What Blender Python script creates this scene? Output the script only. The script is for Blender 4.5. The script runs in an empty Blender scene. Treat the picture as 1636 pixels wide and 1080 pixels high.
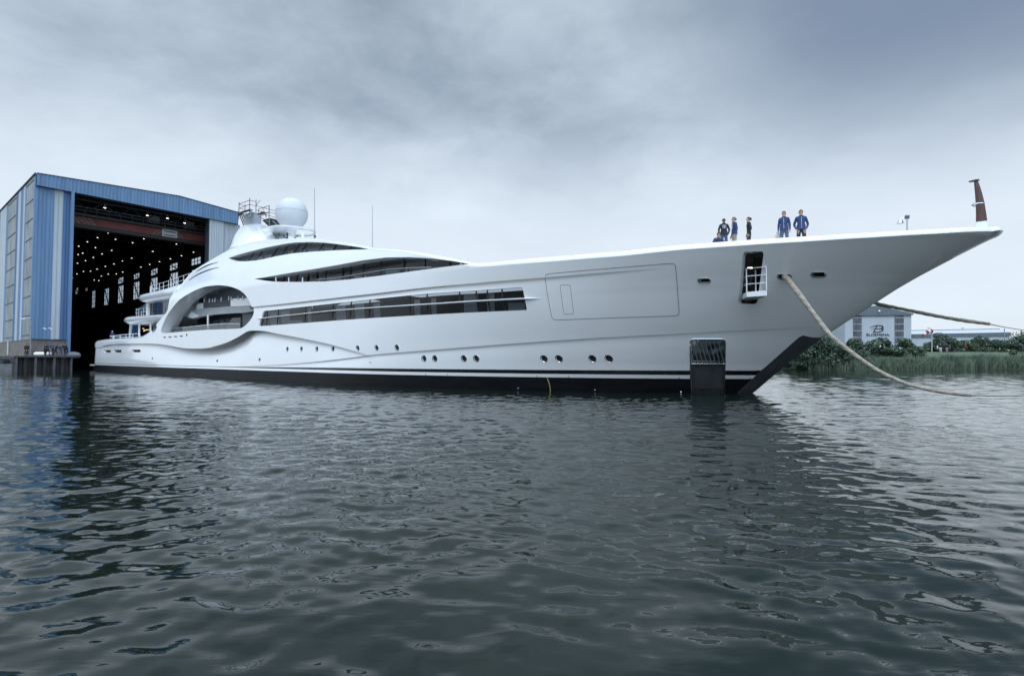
import bpy, bmesh, math, random
import numpy as np
from mathutils import Vector, Matrix, noise
from mathutils.geometry import delaunay_2d_cdt
random.seed(7); rng = np.random.default_rng(7)
SC = bpy.context.scene; COL = SC.collection
R = math.radians

# ------------------------------------------------------------------ camera, sky, sun, exposure
FPX = 880.0; PITCH = math.atan(31/FPX); CAMH = 1.65
cd = bpy.data.cameras.new('camera'); cam = bpy.data.objects.new('camera', cd); COL.objects.link(cam)
cam.location = (0, 0, CAMH); cam.rotation_euler = (R(90)+PITCH, 0, 0)
cd.sensor_width = 36; cd.lens = FPX/1636*36; cd.clip_start = .1; cd.clip_end = 6000
SC.camera = cam
SC.view_settings.view_transform = 'Standard'; SC.view_settings.look = 'None'
SC.view_settings.exposure = 0.16; SC.view_settings.gamma = 1
SUN_EL, SUN_AZ = R(52), R(200)      # azimuth clockwise from +Y
w = bpy.data.worlds.new("World"); SC.world = w; w.use_nodes = True
nt = w.node_tree; nt.nodes.clear()
def nn(t, **k):
    n = nt.nodes.new(t)
    for a, b in k.items(): setattr(n, a, b)
    return n
LK = lambda a, b: nt.links.new(a, b)
out = nn('ShaderNodeOutputWorld'); mixs = nn('ShaderNodeMixShader')
sky = nn('ShaderNodeTexSky', sky_type='NISHITA', sun_disc=False); sky.sun_elevation = SUN_EL; sky.sun_rotation = SUN_AZ
b1 = nn('ShaderNodeBackground'); b1.inputs[1].default_value = .1; LK(sky.outputs[0], b1.inputs[0])
b2 = nn('ShaderNodeBackground'); b2.inputs[1].default_value = 1.0
tc = nn('ShaderNodeTexCoord'); sep = nn('ShaderNodeSeparateXYZ'); LK(tc.outputs['Generated'], sep.inputs[0])
def math_(op, a, b=None, c=None, clamp=False):
    n = nn('ShaderNodeMath', operation=op); n.use_clamp = clamp
    for i, v in enumerate((a, b, c)):
        if v is None: continue
        if isinstance(v, (int, float)): n.inputs[i].default_value = v
        else: LK(v, n.inputs[i])
    return n.outputs[0]
zz = math_('MAXIMUM', sep.outputs[2], 0.0)
den = math_('ADD', zz, .22)
cx = math_('DIVIDE', sep.outputs[0], den); cy = math_('DIVIDE', sep.outputs[1], den)
comb = nn('ShaderNodeCombineXYZ'); LK(cx, comb.inputs[0]); LK(cy, comb.inputs[1])
def noise_w(scale, detail, rough, off, dist=0.0):
    m = nn('ShaderNodeMapping'); m.inputs[1].default_value = off; LK(comb.outputs[0], m.inputs[0])
    n = nn('ShaderNodeTexNoise'); n.inputs['Scale'].default_value = scale; n.inputs['Detail'].default_value = detail
    n.inputs['Roughness'].default_value = rough; n.inputs['Distortion'].default_value = dist; LK(m.outputs[0], n.inputs[0]); return n.outputs[0]
n1 = noise_w(.75, 6, .52, (3.1, 1.7, 0), .3); n2 = noise_w(2.1, 7, .55, (8.1, 4.2, 1), .2)
n3 = noise_w(5.5, 6, .6, (2.1, 9.2, 3), .4)
cl = math_('ADD', math_('ADD', math_('MULTIPLY', n1, .52), math_('MULTIPLY', n2, .36)), math_('MULTIPLY', n3, .12))
cr = nn('ShaderNodeValToRGB'); LK(cl, cr.inputs[0])
cr.color_ramp.elements[0].position = .395; cr.color_ramp.elements[0].color = (.245, .325, .43, 1)
cr.color_ramp.elements[1].position = .60; cr.color_ramp.elements[1].color = (.66, .77, .88, 1)
hz = nn('ShaderNodeMapRange'); LK(sep.outputs[2], hz.inputs[0]); hz.inputs[1].default_value = .52; hz.inputs[2].default_value = .15
hz.inputs[3].default_value = 0; hz.inputs[4].default_value = 1; hz.interpolation_type = 'SMOOTHSTEP'
# the thin bright belt of cloud low over the horizon, brightest ahead
mx = nn('ShaderNodeMix', data_type='RGBA'); LK(math_('MULTIPLY', hz.outputs[0], .92), mx.inputs[0]); LK(cr.outputs[0], mx.inputs[6]); mx.inputs[7].default_value = (.735, .815, .90, 1)
# brightness added to the unseen cloud behind the camera and overhead, lighting the hull
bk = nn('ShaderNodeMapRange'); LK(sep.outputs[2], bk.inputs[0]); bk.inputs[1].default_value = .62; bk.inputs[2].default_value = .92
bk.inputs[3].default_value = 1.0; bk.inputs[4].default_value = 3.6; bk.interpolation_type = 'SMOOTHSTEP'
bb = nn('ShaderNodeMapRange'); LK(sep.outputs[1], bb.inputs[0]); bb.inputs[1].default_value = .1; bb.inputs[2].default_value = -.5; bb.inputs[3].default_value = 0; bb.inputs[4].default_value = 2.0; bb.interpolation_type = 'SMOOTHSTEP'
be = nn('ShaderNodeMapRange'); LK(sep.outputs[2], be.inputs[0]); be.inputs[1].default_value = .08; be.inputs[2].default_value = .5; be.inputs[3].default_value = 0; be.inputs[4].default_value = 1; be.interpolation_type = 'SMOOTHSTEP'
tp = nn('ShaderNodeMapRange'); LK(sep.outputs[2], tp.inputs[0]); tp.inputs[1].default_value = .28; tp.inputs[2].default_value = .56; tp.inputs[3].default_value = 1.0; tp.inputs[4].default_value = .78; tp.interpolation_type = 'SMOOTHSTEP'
dv = nn('ShaderNodeVectorMath', operation='DOT_PRODUCT'); LK(tc.outputs['Generated'], dv.inputs[0]); dv.inputs[1].default_value = Vector((.64, .62, .47)).normalized()
dk = nn('ShaderNodeMapRange'); LK(dv.outputs['Value'], dk.inputs[0]); dk.inputs[1].default_value = .84; dk.inputs[2].default_value = 1.0; dk.inputs[3].default_value = 0.0; dk.inputs[4].default_value = 1.0; dk.interpolation_type = 'SMOOTHSTEP'
dz = nn('ShaderNodeMapRange'); LK(sep.outputs[2], dz.inputs[0]); dz.inputs[1].default_value = .20; dz.inputs[2].default_value = .46; dz.inputs[3].default_value = 0.0; dz.inputs[4].default_value = .95; dz.interpolation_type = 'SMOOTHSTEP'
lo = math_('SUBTRACT', 1.0, math_('MULTIPLY', math_('MULTIPLY', bb.outputs[0], .22), math_('SUBTRACT', 1.0, be.outputs[0])))  # unseen low sky behind the camera darkened, to keep the bow flare dark
vm = nn('ShaderNodeVectorMath', operation='SCALE'); LK(mx.outputs[2], vm.inputs[0]); LK(math_('MULTIPLY', tp.outputs[0], lo), vm.inputs[3])
mk = nn('ShaderNodeMix', data_type='RGBA'); LK(math_('MULTIPLY', dk.outputs[0], dz.outputs[0]), mk.inputs[0]); LK(vm.outputs[0], mk.inputs[6]); mk.inputs[7].default_value = (.195, .258, .36, 1)
ex = nn('ShaderNodeVectorMath', operation='SCALE'); ex.inputs[0].default_value = (.40, .53, .70); LK(math_('ADD', math_('SUBTRACT', bk.outputs[0], 1.0), math_('MULTIPLY', bb.outputs[0], be.outputs[0])), ex.inputs[3])  # bluish extra light for that unseen sky, cools the hull
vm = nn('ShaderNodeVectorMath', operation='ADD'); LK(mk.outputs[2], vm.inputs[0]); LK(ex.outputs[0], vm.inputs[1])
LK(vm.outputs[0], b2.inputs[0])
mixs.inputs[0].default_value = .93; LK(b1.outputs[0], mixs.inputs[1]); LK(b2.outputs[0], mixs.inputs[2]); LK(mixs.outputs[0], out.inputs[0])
sl = bpy.data.lights.new('sun', 'SUN'); sl.energy = 1.0; sl.angle = R(25); sl.color = (1, .97, .93)
so = bpy.data.objects.new('sun', sl); COL.objects.link(so)
so.rotation_euler = Vector((math.sin(SUN_AZ)*math.cos(SUN_EL), math.cos(SUN_AZ)*math.cos(SUN_EL), math.sin(SUN_EL))).to_track_quat('Z', 'Y').to_euler()

# ------------------------------------------------------------------ materials
def mat(name, col, rough=.5, metal=0, var=.08, vscale=1.5, bump=0, bscale=20, coat=0, spec=.5, stretch=(1, 1, 1), emit=None, es=1):
    m = bpy.data.materials.new(name); m.use_nodes = True; t = m.node_tree; p = t.nodes['Principled BSDF']
    p.inputs['Roughness'].default_value = rough; p.inputs['Metallic'].default_value = metal
    p.inputs['Coat Weight'].default_value = coat; p.inputs['Coat Roughness'].default_value = .06
    p.inputs['Specular IOR Level'].default_value = spec
    g = t.nodes.new('ShaderNodeNewGeometry'); mp = t.nodes.new('ShaderNodeMapping'); mp.inputs[3].default_value = stretch
    t.links.new(g.outputs['Position'], mp.inputs[0])
    n = t.nodes.new('ShaderNodeTexNoise'); n.inputs['Scale'].default_value = vscale; n.inputs['Detail'].default_value = 6
    t.links.new(mp.outputs[0], n.inputs[0])
    r = t.nodes.new('ShaderNodeValToRGB'); t.links.new(n.outputs[0], r.inputs[0])
    r.color_ramp.elements[0].position = .3; r.color_ramp.elements[1].position = .7
    r.color_ramp.elements[0].color = tuple(c*(1-var) for c in col)+(1,); r.color_ramp.elements[1].color = tuple(min(1, c*(1+var)) for c in col)+(1,)
    t.links.new(r.outputs[0], p.inputs['Base Color'])
    if bump:
        n3 = t.nodes.new('ShaderNodeTexNoise'); n3.inputs['Scale'].default_value = bscale; n3.inputs['Detail'].default_value = 4; t.links.new(mp.outputs[0], n3.inputs[0])
        b = t.nodes.new('ShaderNodeBump'); b.inputs['Strength'].default_value = bump; b.inputs['Distance'].default_value = .02
        t.links.new(n3.outputs[0], b.inputs['Height']); t.links.new(b.outputs[0], p.inputs['Normal'])
    if emit: p.inputs['Emission Color'].default_value = tuple(emit)+(1,); p.inputs['Emission Strength'].default_value = es
    return m
def glassmat(name, tint, trans):
    m = bpy.data.materials.new(name); m.use_nodes = True; t = m.node_tree; t.nodes.clear()
    o = t.nodes.new('ShaderNodeOutputMaterial'); lw = t.nodes.new('ShaderNodeLayerWeight'); pw = t.nodes.new('ShaderNodeMath'); pw.operation = 'POWER'; pw.inputs[1].default_value = 4.5; fr = t.nodes.new('ShaderNodeMath'); fr.operation = 'MULTIPLY_ADD'; fr.inputs[1].default_value = .9; fr.inputs[2].default_value = .05; t.links.new(lw.outputs['Facing'], pw.inputs[0]); t.links.new(pw.outputs[0], fr.inputs[0])
    gl = t.nodes.new('ShaderNodeBsdfGlossy'); gl.inputs['Roughness'].default_value = .02
    tr = t.nodes.new('ShaderNodeBsdfTransparent'); tr.inputs[0].default_value = tuple(tint)+(1,)
    df = t.nodes.new('ShaderNodeBsdfDiffuse'); df.inputs[0].default_value = tuple(c*.05 for c in tint)+(1,)
    m1 = t.nodes.new('ShaderNodeMixShader'); m1.inputs[0].default_value = trans; t.links.new(df.outputs[0], m1.inputs[1]); t.links.new(tr.outputs[0], m1.inputs[2])
    m2 = t.nodes.new('ShaderNodeMixShader'); t.links.new(fr.outputs[0], m2.inputs[0]); t.links.new(m1.outputs[0], m2.inputs[1]); t.links.new(gl.outputs[0], m2.inputs[2])
    t.links.new(m2.outputs[0], o.inputs[0]); return m
M = {}
M['white'] = mat('white_gloss_paint', (.81, .825, .83), .2, var=.02, vscale=.35, coat=.8, bump=.10, bscale=.45)
M['white2'] = mat('white_satin_paint', (.78, .79, .80), .4, var=.04)
M['black'] = mat('black_antifouling', (.008, .009, .011), .5, spec=.2, var=.35, vscale=.9, stretch=(1, 1, 4))
M['stripe'] = mat('boot_stripe_black', (.008, .009, .010), .25, var=.2)
M['guard'] = mat('stem_guard_steel', (.085, .092, .10), .4, .4, var=.25, vscale=2, stretch=(1, 1, .3))
M['seam'] = mat('seam_dark', (.06, .065, .07), .6)
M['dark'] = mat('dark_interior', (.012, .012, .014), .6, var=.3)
M['darkgrey'] = mat('dark_grey_panel', (.06, .063, .07), .4, var=.2)
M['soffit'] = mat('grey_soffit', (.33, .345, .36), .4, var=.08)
M['metal'] = mat('polished_steel', (.62, .64, .66), .18, 1.0, var=.05)
M['steel'] = mat('galvanised_steel', (.30, .315, .33), .45, .5, var=.25, vscale=4)
M['blind_refl'] = mat('pale_blind_and_reflection', (.50, .50, .48), .8, var=.12, vscale=6)  # blinds in the main band, painted sky reflection in the slits
M['glass'] = glassmat('tinted_glass', (.46, .49, .54), .92)
M['clear'] = glassmat('clear_glass', (.72, .79, .84), .9)
M['blueglass'] = glassmat('blue_glass', (.16, .22, .36), .6)
M['plastic'] = mat('grey_wrapping', (.42, .46, .52), .35, var=.08, vscale=3)
M['wrapdark'] = mat('dark_netting', (.07, .075, .085), .7, var=.25, vscale=9, bump=.4)
M['wood'] = mat('varnished_teak', (.07, .026, .018), .45, var=.3, vscale=9, stretch=(1, 1, .12), coat=.3)
M['rope'] = mat('hemp_rope', (.30, .265, .21), .85, var=.3, vscale=14, bump=1, bscale=30)
M['wire'] = mat('steel_wire', (.22, .20, .17), .6, .3)
M['radome'] = mat('radome_gelcoat', (.55, .575, .59), .6, var=.04, vscale=.8)
M['rubber'] = mat('black_rubber', (.02, .02, .022), .7)
M['skin'] = mat('skin', (.38, .22, .16), .55, var=.1, vscale=12)
M['hair'] = mat('dark_hair', (.022, .017, .014), .7, var=.3, vscale=30)
M['hair2'] = mat('grey_brown_hair', (.12, .10, .085), .7, var=.3, vscale=30)
def cloth(name, c): return mat(name, c, .85, var=.18, vscale=9, bump=.5, bscale=14)
M['jblue'] = cloth('blue_jacket', (.024, .045, .125)); M['jnavy'] = cloth('navy_jacket', (.012, .015, .03)); M['jblack'] = cloth('black_jacket', (.014, .015, .018))
M['jeans'] = cloth('blue_jeans', (.06, .095, .15)); M['dtr'] = cloth('dark_trousers', (.016, .018, .024)); M['khaki'] = cloth('khaki_trousers', (.36, .32, .26))
M['wht'] = cloth('white_cloth', (.66, .67, .68)); M['red'] = cloth('red_cloth', (.30, .028, .028)); M['redcoat'] = cloth('dull_red_coat', (.15, .022, .025)); M['shoe'] = mat('shoe', (.02, .018, .016), .5)
M['warm'] = mat('warm_lamp', (.9, .7, .5), .5, emit=(1, .62, .35), es=.9)
M['lamp'] = mat('hall_lamp_glow', (.9, .9, .9), .5, emit=(1, .84, .74), es=5)
M['hulllamp'] = mat('hull_lamp_glow', (.5, .6, 1), .5, emit=(.6, .7, 1), es=3)
M['tube'] = mat('tube_lamp', (.9, .8, .7), .5, emit=(1, .84, .66), es=3)

# ------------------------------------------------------------------ object helpers
def link(o): COL.objects.link(o); return o
def tag(o, label=None, cat=None, group=None, kind=None):
    if label: o['label'] = label
    if cat: o['category'] = cat
    if group: o['group'] = group
    if kind: o['kind'] = kind
    return o
def wloc(o):
    v = Vector((0, 0, 0))
    while o: v = v+o.location+(o.matrix_parent_inverse.translation if o.parent else Vector((0, 0, 0))); o = o.parent
    return v
def empty(name, loc, label=None, cat=None, group=None):
    o = link(bpy.data.objects.new(name, None)); o.location = loc; o.empty_display_size = .3
    return tag(o, label, cat, group)
def obj(name, verts, faces, material, parent=None, smooth=False, mats=None, midx=None, normals=None, origin=None):
    verts = np.asarray(verts, dtype=float).reshape(-1, 3)
    if parent is None:
        if origin is None: origin = np.array([(verts[:, 0].min()+verts[:, 0].max())/2, (verts[:, 1].min()+verts[:, 1].max())/2, verts[:, 2].min()])
    else: origin = np.array(wloc(parent))
    origin = np.asarray(origin, dtype=float)
    me = bpy.data.meshes.new(name); me.from_pydata((verts-origin).tolist(), [], [list(map(int, f)) for f in faces]); me.update()
    for m_ in (mats or [material]): me.materials.append(m_)
    if midx is not None: me.polygons.foreach_set('material_index', np.asarray(midx, dtype=np.int32))
    if smooth or normals is not None: me.polygons.foreach_set('use_smooth', [True]*len(me.polygons))
    if normals is not None: me.normals_split_custom_set([tuple(n) for n in normals])
    elif smooth: me.set_sharp_from_angle(angle=R(38))
    o = link(bpy.data.objects.new(name, me))
    if parent is None: o.location = origin
    else: o.parent = parent
    return o
class MB:
    def __init__(s): s.v = []; s.f = []; s.m = []
    def add(s, v, f, mi=0):
        n = len(s.v); s.v += [tuple(map(float, p)) for p in v]; s.f += [[i+n for i in q] for q in f]; s.m += [mi]*len(f); return s
    def box(s, c, size, ax=None, mi=0):
        """c centre; size full lengths along axes ax (three unit vectors)"""
        ax = ax or ((1, 0, 0), (0, 1, 0), (0, 0, 1)); c = np.array(c, float); A_ = [np.array(a, float) for a in ax]
        v = [c+A_[0]*size[0]*i/2+A_[1]*size[1]*j/2+A_[2]*size[2]*k/2 for k in (-1, 1) for j in (-1, 1) for i in (-1, 1)]
        return s.add(v, [(0, 2, 3, 1), (4, 5, 7, 6), (0, 1, 5, 4), (2, 6, 7, 3), (0, 4, 6, 2), (1, 3, 7, 5)], mi)
    def tube(s, pts, r, n=8, mi=0, cap=True):
        pts = [np.array(p, float) for p in pts]; rr = r if hasattr(r, '__len__') else [r]*len(pts); rings = []
        up = np.array((0, 0, 1.0)); prev = None; v = []
        for i, p in enumerate(pts):
            d = pts[min(i+1, len(pts)-1)]-pts[max(i-1, 0)]; L = np.linalg.norm(d); d = d/(L if L > 1e-9 else 1)
            if prev is None: a = np.cross(d, up if abs(d[2]) < .9 else np.array((1.0, 0, 0)))
            else: a = prev-d*np.dot(prev, d)
            a /= max(np.linalg.norm(a), 1e-9); b = np.cross(d, a); prev = a
            for k in range(n):
                t_ = 2*math.pi*k/n; v.append(p+rr[i]*(math.cos(t_)*a+math.sin(t_)*b))
        f = [(i*n+k, i*n+(k+1) % n, (i+1)*n+(k+1) % n, (i+1)*n+k) for i in range(len(pts)-1) for k in range(n)]
        if cap: f += [tuple(range(n))[::-1], tuple((len(pts)-1)*n+k for k in range(n))]
        return s.add(v, f, mi)
    def loft(s, rings, mi=0, cap=True, closed=True):
        n = len(rings[0]); v = [p for r_ in rings for p in r_]
        kk = n if closed else n-1
        f = [(i*n+k, i*n+(k+1) % n, (i+1)*n+(k+1) % n, (i+1)*n+k) for i in range(len(rings)-1) for k in range(kk)]
        if cap: f += [tuple(range(n))[::-1], tuple((len(rings)-1)*n+k for k in range(n))]
        return s.add(v, f, mi)
    def prism(s, poly, d, mi=0):
        """extrude planar 3D polygon by vector d"""
        n = len(poly); p = [np.array(q, float) for q in poly]; d = np.array(d, float)
        v = p+[q+d for q in p]
        return s.add(v, [tuple(range(n))[::-1], tuple(range(n, 2*n))]+[(i, (i+1) % n, n+(i+1) % n, n+i) for i in range(n)], mi)
    def sphere(s, c, r, nu=16, nv=10, mi=0):
        r = np.array(r if hasattr(r, '__len__') else (r, r, r), float); c = np.array(c, float)
        rings = [[c+r*np.array((math.sin(a)*math.cos(b), math.sin(a)*math.sin(b), math.cos(a))) for b in np.linspace(0, 2*math.pi, nu, endpoint=False)] for a in np.linspace(math.pi-.02, .02, nv)]
        return s.loft(rings, mi)
    def build(s, name, material, parent=None, smooth=True, mats=None, origin=None):
        return obj(name, s.v, s.f, material, parent, smooth, mats, s.m if mats else None, origin=origin)

# ------------------------------------------------------------------ measuring: a photo point seen on a given upright plane
def ray(x, y):
    a = (x-818)/FPX; b = (540-y)/FPX; c, s_ = math.cos(PITCH), math.sin(PITCH)
    return np.array([a, c-b*s_, b*c+s_])
class Plane:
    def __init__(s, P, d): s.P = np.array(P[:2], float); s.d = np.array(d, float); s.n = np.array([d[1], -d[0]])
    def at(s, x, y):
        r = ray(x, y); k = (s.P@s.n)/(r[:2]@s.n); p = r[:2]*k; return float((p-s.P)@s.d), float(CAMH+r[2]*k)
    def pt(s, a, z, off=0.): q = s.P+s.d*a+s.n*off; return np.array([q[0], q[1], z])
    def px(s, x, y, off=0.): a, z = s.at(x, y); return s.pt(a, z, off)
ANG = R(-40.3); U2 = np.array([math.cos(ANG), math.sin(ANG)]); N2 = np.array([U2[1], -U2[0]])
U3 = np.array([*U2, 0.]); N3 = np.array([*N2, 0.]); Z3 = np.array([0, 0, 1.])
rs = ray(1203, 628); stem0 = rs[:2]*(-CAMH/rs[2]); O2 = stem0-U2*82.3
def V(s, t, z): return np.array([O2[0]+U2[0]*s+N2[0]*t, O2[1]+U2[1]*s+N2[1]*t, z])
def VV(s, t, z): return np.stack([O2[0]+U2[0]*s+N2[0]*t, O2[1]+U2[1]*s+N2[1]*t, z], -1)
def hit(x, y, t):
    r = ray(x, y); k = (t+O2@N2)/(r[:2]@N2); p = r*k; return float((p[:2]-O2)@U2), float(p[2]+CAMH), float(k)
def P3(x, y, t): s_, z_, k = hit(x, y, t); return V(s_, t, z_)

# ------------------------------------------------------------------ the yacht's outer surface: half breadth T(s, z)
stem_px = [(1603.5, 370), (1590, 379), (1570, 388.5), (1536, 406), (1501.7, 424), (1467, 442.4), (1433, 462), (1399, 484), (1364.6, 506.5), (1330, 529), (1316.6, 538), (1260, 580), (1203, 628)]
SP = sorted([hit(x, y, 0)[:2][::-1] for x, y in stem_px]); SPz = np.array([a for a, b in SP]+[7.5]); SPs = np.array([b for a, b in SP]+[SP[-1][1]+.1])
def stem_s(z):
    z = np.asarray(z, float); a = np.interp(z, SPz, SPs)
    return np.where(z < SPz[0], SPs[0]+(z-SPz[0])*1.3, a)
def smoothpoly(pts, it=2, closed=True):
    p = np.array(pts, float)
    for _ in range(it):
        if closed: q = np.roll(p, -1, 0); p = np.stack([p*.75+q*.25, p*.25+q*.75], 1).reshape(-1, p.shape[1])
        else: a, b = p[:-1], p[1:]; p = np.vstack([p[:1], np.stack([a*.75+b*.25, a*.25+b*.75], 1).reshape(-1, p.shape[1]), p[-1:]])
    return p
KN = []     # knuckle lines: (s array, z array, delta array, falloff)
def T0(s, z, kn=True):
    s = np.asarray(s, float); z = np.asarray(z, float)
    e = np.maximum(stem_s(z)-s, 0); f = np.clip(z/6.2, 0, 1.1)
    L = 24+3*f; p = 1.9+.25*f; q = .80-.2*f
    B = (1-(1-np.clip(e/L, 0, 1))**p)**q
    T = (7.7-.6*np.clip((32-s)/32, 0, 1)**1.3)*B
    T = T-.33*np.maximum(z-7, 0)**1.35
    T = T-1.6*(1-np.sqrt(np.clip(1-(1-np.clip(s/3.2, 0, 1))**2, 0, 1)))
    if kn:
        for ks, kz, kd, kw in KN:
            zk = np.interp(s, ks, kz); dd = np.interp(s, ks, kd, left=0, right=0)
            T = T-np.where(z < zk, dd*np.exp(-np.maximum(zk-z, 0)/kw), 0)
    return np.maximum(T, 0)
def inv0(x, y, tfun=None, roll=0.):
    t = 6.
    for _ in range(40):
        s_, z_, k = hit(x, y, t); t = .5*t+.5*(float(T0(s_, z_, False))-roll)
    return s_, z_
KN_px = [
 ([(158.5, 557), (164, 551.9), (186, 549.6), (214, 549), (242, 549), (260, 550.5), (279, 554), (297, 557), (316, 557.4), (334, 556), (346, 552.6), (362, 547.8), (381, 538.5), (392, 531), (399, 528), (421, 528.5), (445, 534), (482, 540.5), (531, 551), (568, 562), (587, 567.5)],
  [.05, .18, .22, .25, .32, .45, .6, .72, .8, .82, .82, .8, .72, .6, .5, .42, .34, .25, .17, .1, .06], 1.3),
 ([(374, 586), (435, 583.7), (511, 577.6), (572, 570), (587, 567.5), (653, 562), (760, 553.6), (818, 549), (940, 540.6), (1120, 531.5), (1250, 525), (1313, 522.5)], [.03, .06, .09, .1, .1, .1, .1, .1, .09, .07, .05, .02], .55),
 ([(399, 491), (458, 485), (531, 476.6), (604.5, 468.5), (678, 459.5), (760, 452.6), (793, 449.5), (866.7, 444), (964.5, 436), (1072, 427.4)], [.12, .14, .14, .14, .14, .13, .12, .1, .06, 0.0], .5)]
for pl, dl, kw in KN_px:
    sm_ = smoothpoly([(x, y, d_) for (x, y), d_ in zip(pl, dl)], 2, False); pl = [(a, b) for a, b, _ in sm_]; dl = [c for _, _, c in sm_]
    q = [inv0(x, y) for x, y in pl]; KN.append((np.array([a for a, b in q]), np.array([b for a, b in q]), np.array(dl), kw))
top_px = [(154, 563), (155.5, 555.5), (159, 546.7), (164.5, 542), (173, 541), (195.5, 539.4), (218, 537.8), (226.7, 536), (234.4, 531.7), (240, 527.8), (246.7, 521), (253, 513), (262, 502), (271, 491), (280, 478), (286, 462), (293, 446.5), (304.5, 438), (316.7, 429), (329, 421.4), (341, 414.7), (353, 407.5), (365, 401), (380, 394), (404.5, 386.5), (423.7, 383.4), (457, 381.6), (484, 381.2), (515, 382.3), (535, 385), (566.6, 389.7), (590.5, 394.5), (602, 396.8), (627, 398.2), (654, 401), (681, 405.2), (708, 409.8), (735, 415.8), (757, 420.5), (785, 418.5), (818, 414.3), (891, 408.4), (952, 403), (996, 399.6), (1080, 390), (1147, 385), (1213, 380), (1280, 376), (1340, 372), (1399, 368.6), (1502, 363), (1570, 361), (1594, 362.5)]
TP = sorted([inv0(x, y, None, .1) for x, y in top_px])
TPs = np.array([a for a, b in TP]); TPz = np.array([b for a, b in TP])
TPs = np.append(TPs, 91.6); TPz = np.append(TPz, TPz[-1]-.12)
_g = np.arange(-1, 92, .25); _z = np.interp(_g, TPs, TPz)
_k = np.exp(-np.linspace(-2, 2, 7)**2); _k /= _k.sum(); _z = np.convolve(np.pad(_z, 3, mode='edge'), _k, 'valid')
_zt = hit(1600, 362.8, 0)[1]; _m = _g > 89.4; _z[_m] = np.interp(_g[_m], [89.4, 91.4], [np.interp(89.4, _g, _z), _zt])
def ztop(s): return np.interp(s, _g, _z)
def rroll(s):
    s = np.asarray(s, float)
    r = np.interp(s, [0, 4, 22, 27, 33, 45, 55, 62, 66, 70, 74, 84, 91], [.5, .5, .4, .3, .35, .3, .22, .2, .16, .2, .26, .24, .2])
    return np.minimum(r, .5*T0(s, ztop(s)-.25, False)+.02)
def vtop(s): return ztop(s)-rroll(s)+rroll(s)*math.pi/2
def F(s, v):
    s = np.asarray(s, float); v = np.asarray(v, float); r = rroll(s); vr = ztop(s)-r
    a = np.clip((v-vr)/r, 0, math.pi/2); z = np.where(v > vr, vr+r*np.sin(a), v)
    t = T0(s, np.minimum(v, vr))-r*(1-np.cos(a))
    return np.stack([s, t, z], -1)
def inv(x, y):
    """photo point -> (s, v) on the outer surface"""
    t = 6.
    for _ in range(60):
        s_, z_, k = hit(x, y, t); r = float(rroll(s_)); vr = float(ztop(s_))-r
        v_ = z_ if z_ <= vr else vr+r*math.asin(min(1, (z_-vr)/r)); t = .6*t+.4*float(F(s_, v_)[1])
    return s_, v_
def world(q, off=0.): q = np.asarray(q); return VV(q[..., 0], q[..., 1]+off, q[..., 2])
def resample(pts, d=.3, closed=False):
    pts = [np.array(p, float) for p in pts]; o = []
    m = len(pts) if closed else len(pts)-1
    for i in range(m):
        a, b = pts[i], pts[(i+1) % len(pts)]; n = max(1, int(math.ceil(np.linalg.norm(b-a)/d)))
        o += [a+(b-a)*j/n for j in range(n)]
    if not closed: o.append(pts[-1])
    return np.array(o)
def inpoly(P, poly):
    x, y = P[:, 0], P[:, 1]; c = np.zeros(len(P), bool); n = len(poly)
    for i in range(n):
        x1, y1 = poly[i]; x2, y2 = poly[i-1]
        if y1 == y2: continue
        m = ((y1 > y) != (y2 > y)) & (x < (x2-x1)*(y-y1)/(y2-y1)+x1); c ^= m
    return c
def cdt(polys, lines, grid):
    """constrained triangulation; polys closed loops, lines open chains; returns points, triangles"""
    pts = []; edges = []
    for c in polys:
        b = len(pts); n = len(c); pts += list(map(tuple, c)); edges += [(b+i, b+(i+1) % n) for i in range(n)]
    for c in lines:
        b = len(pts); n = len(c); pts += list(map(tuple, c)); edges += [(b+i, b+i+1) for i in range(n-1)]
    P = np.array(pts); keep = np.ones(len(grid), bool)
    for i in range(0, len(P), 400):
        dd = np.abs(grid[:, None, :]-P[None, i:i+400, :]); keep &= ~(((dd[..., 0]/.16)**2+(dd[..., 1]/.10)**2) < 1).any(1)
    allp = pts+[tuple(g) for g in grid[keep]]
    r = delaunay_2d_cdt([Vector(p) for p in allp], edges, [], 0, 1e-5)
    return np.array([tuple(v) for v in r[0]]), np.array([tuple(f) for f in r[2]])
def pxpoly(pl, it=0, d=.3, closed=True):
    q = [inv(x, y) for x, y in pl]
    if it: q = smoothpoly(q, it, closed)
    return resample(q, d, closed)

holes = {}
holes['arch'] = pxpoly([(240+x/8.3056, 440+y/8.3056) for x, y in [(140, 768), (150, 700), (180, 620), (230, 520), (300, 420), (380, 330), (480, 260), (600, 195), (720, 150), (850, 133), (950, 132), (1050, 145), (1130, 170), (1200, 205), (1255, 250), (1290, 300), (1318, 350), (1335, 395), (1372, 440), (1378, 490), (1362, 540), (1332, 590), (1285, 645), (1230, 690), (1190, 706), (1000, 713), (760, 722), (500, 740), (300, 757), (165, 770)]], 1, .22)
holes['slit_a'] = pxpoly([(406.5, 445.5), (414.5, 447), (424, 448.6), (436.5, 450), (451, 450.4), (482, 450.7), (519, 449.7), (555.6, 446.8), (604.5, 441), (653.4, 434.3), (702, 427.7), (748, 422.2), (749, 421.6), (726.7, 417.6), (690, 413), (653, 411), (616.7, 411.6), (580, 416), (531, 425), (480, 433.5), (451, 438.2), (426.7, 442.6)], 0, .3)
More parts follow.
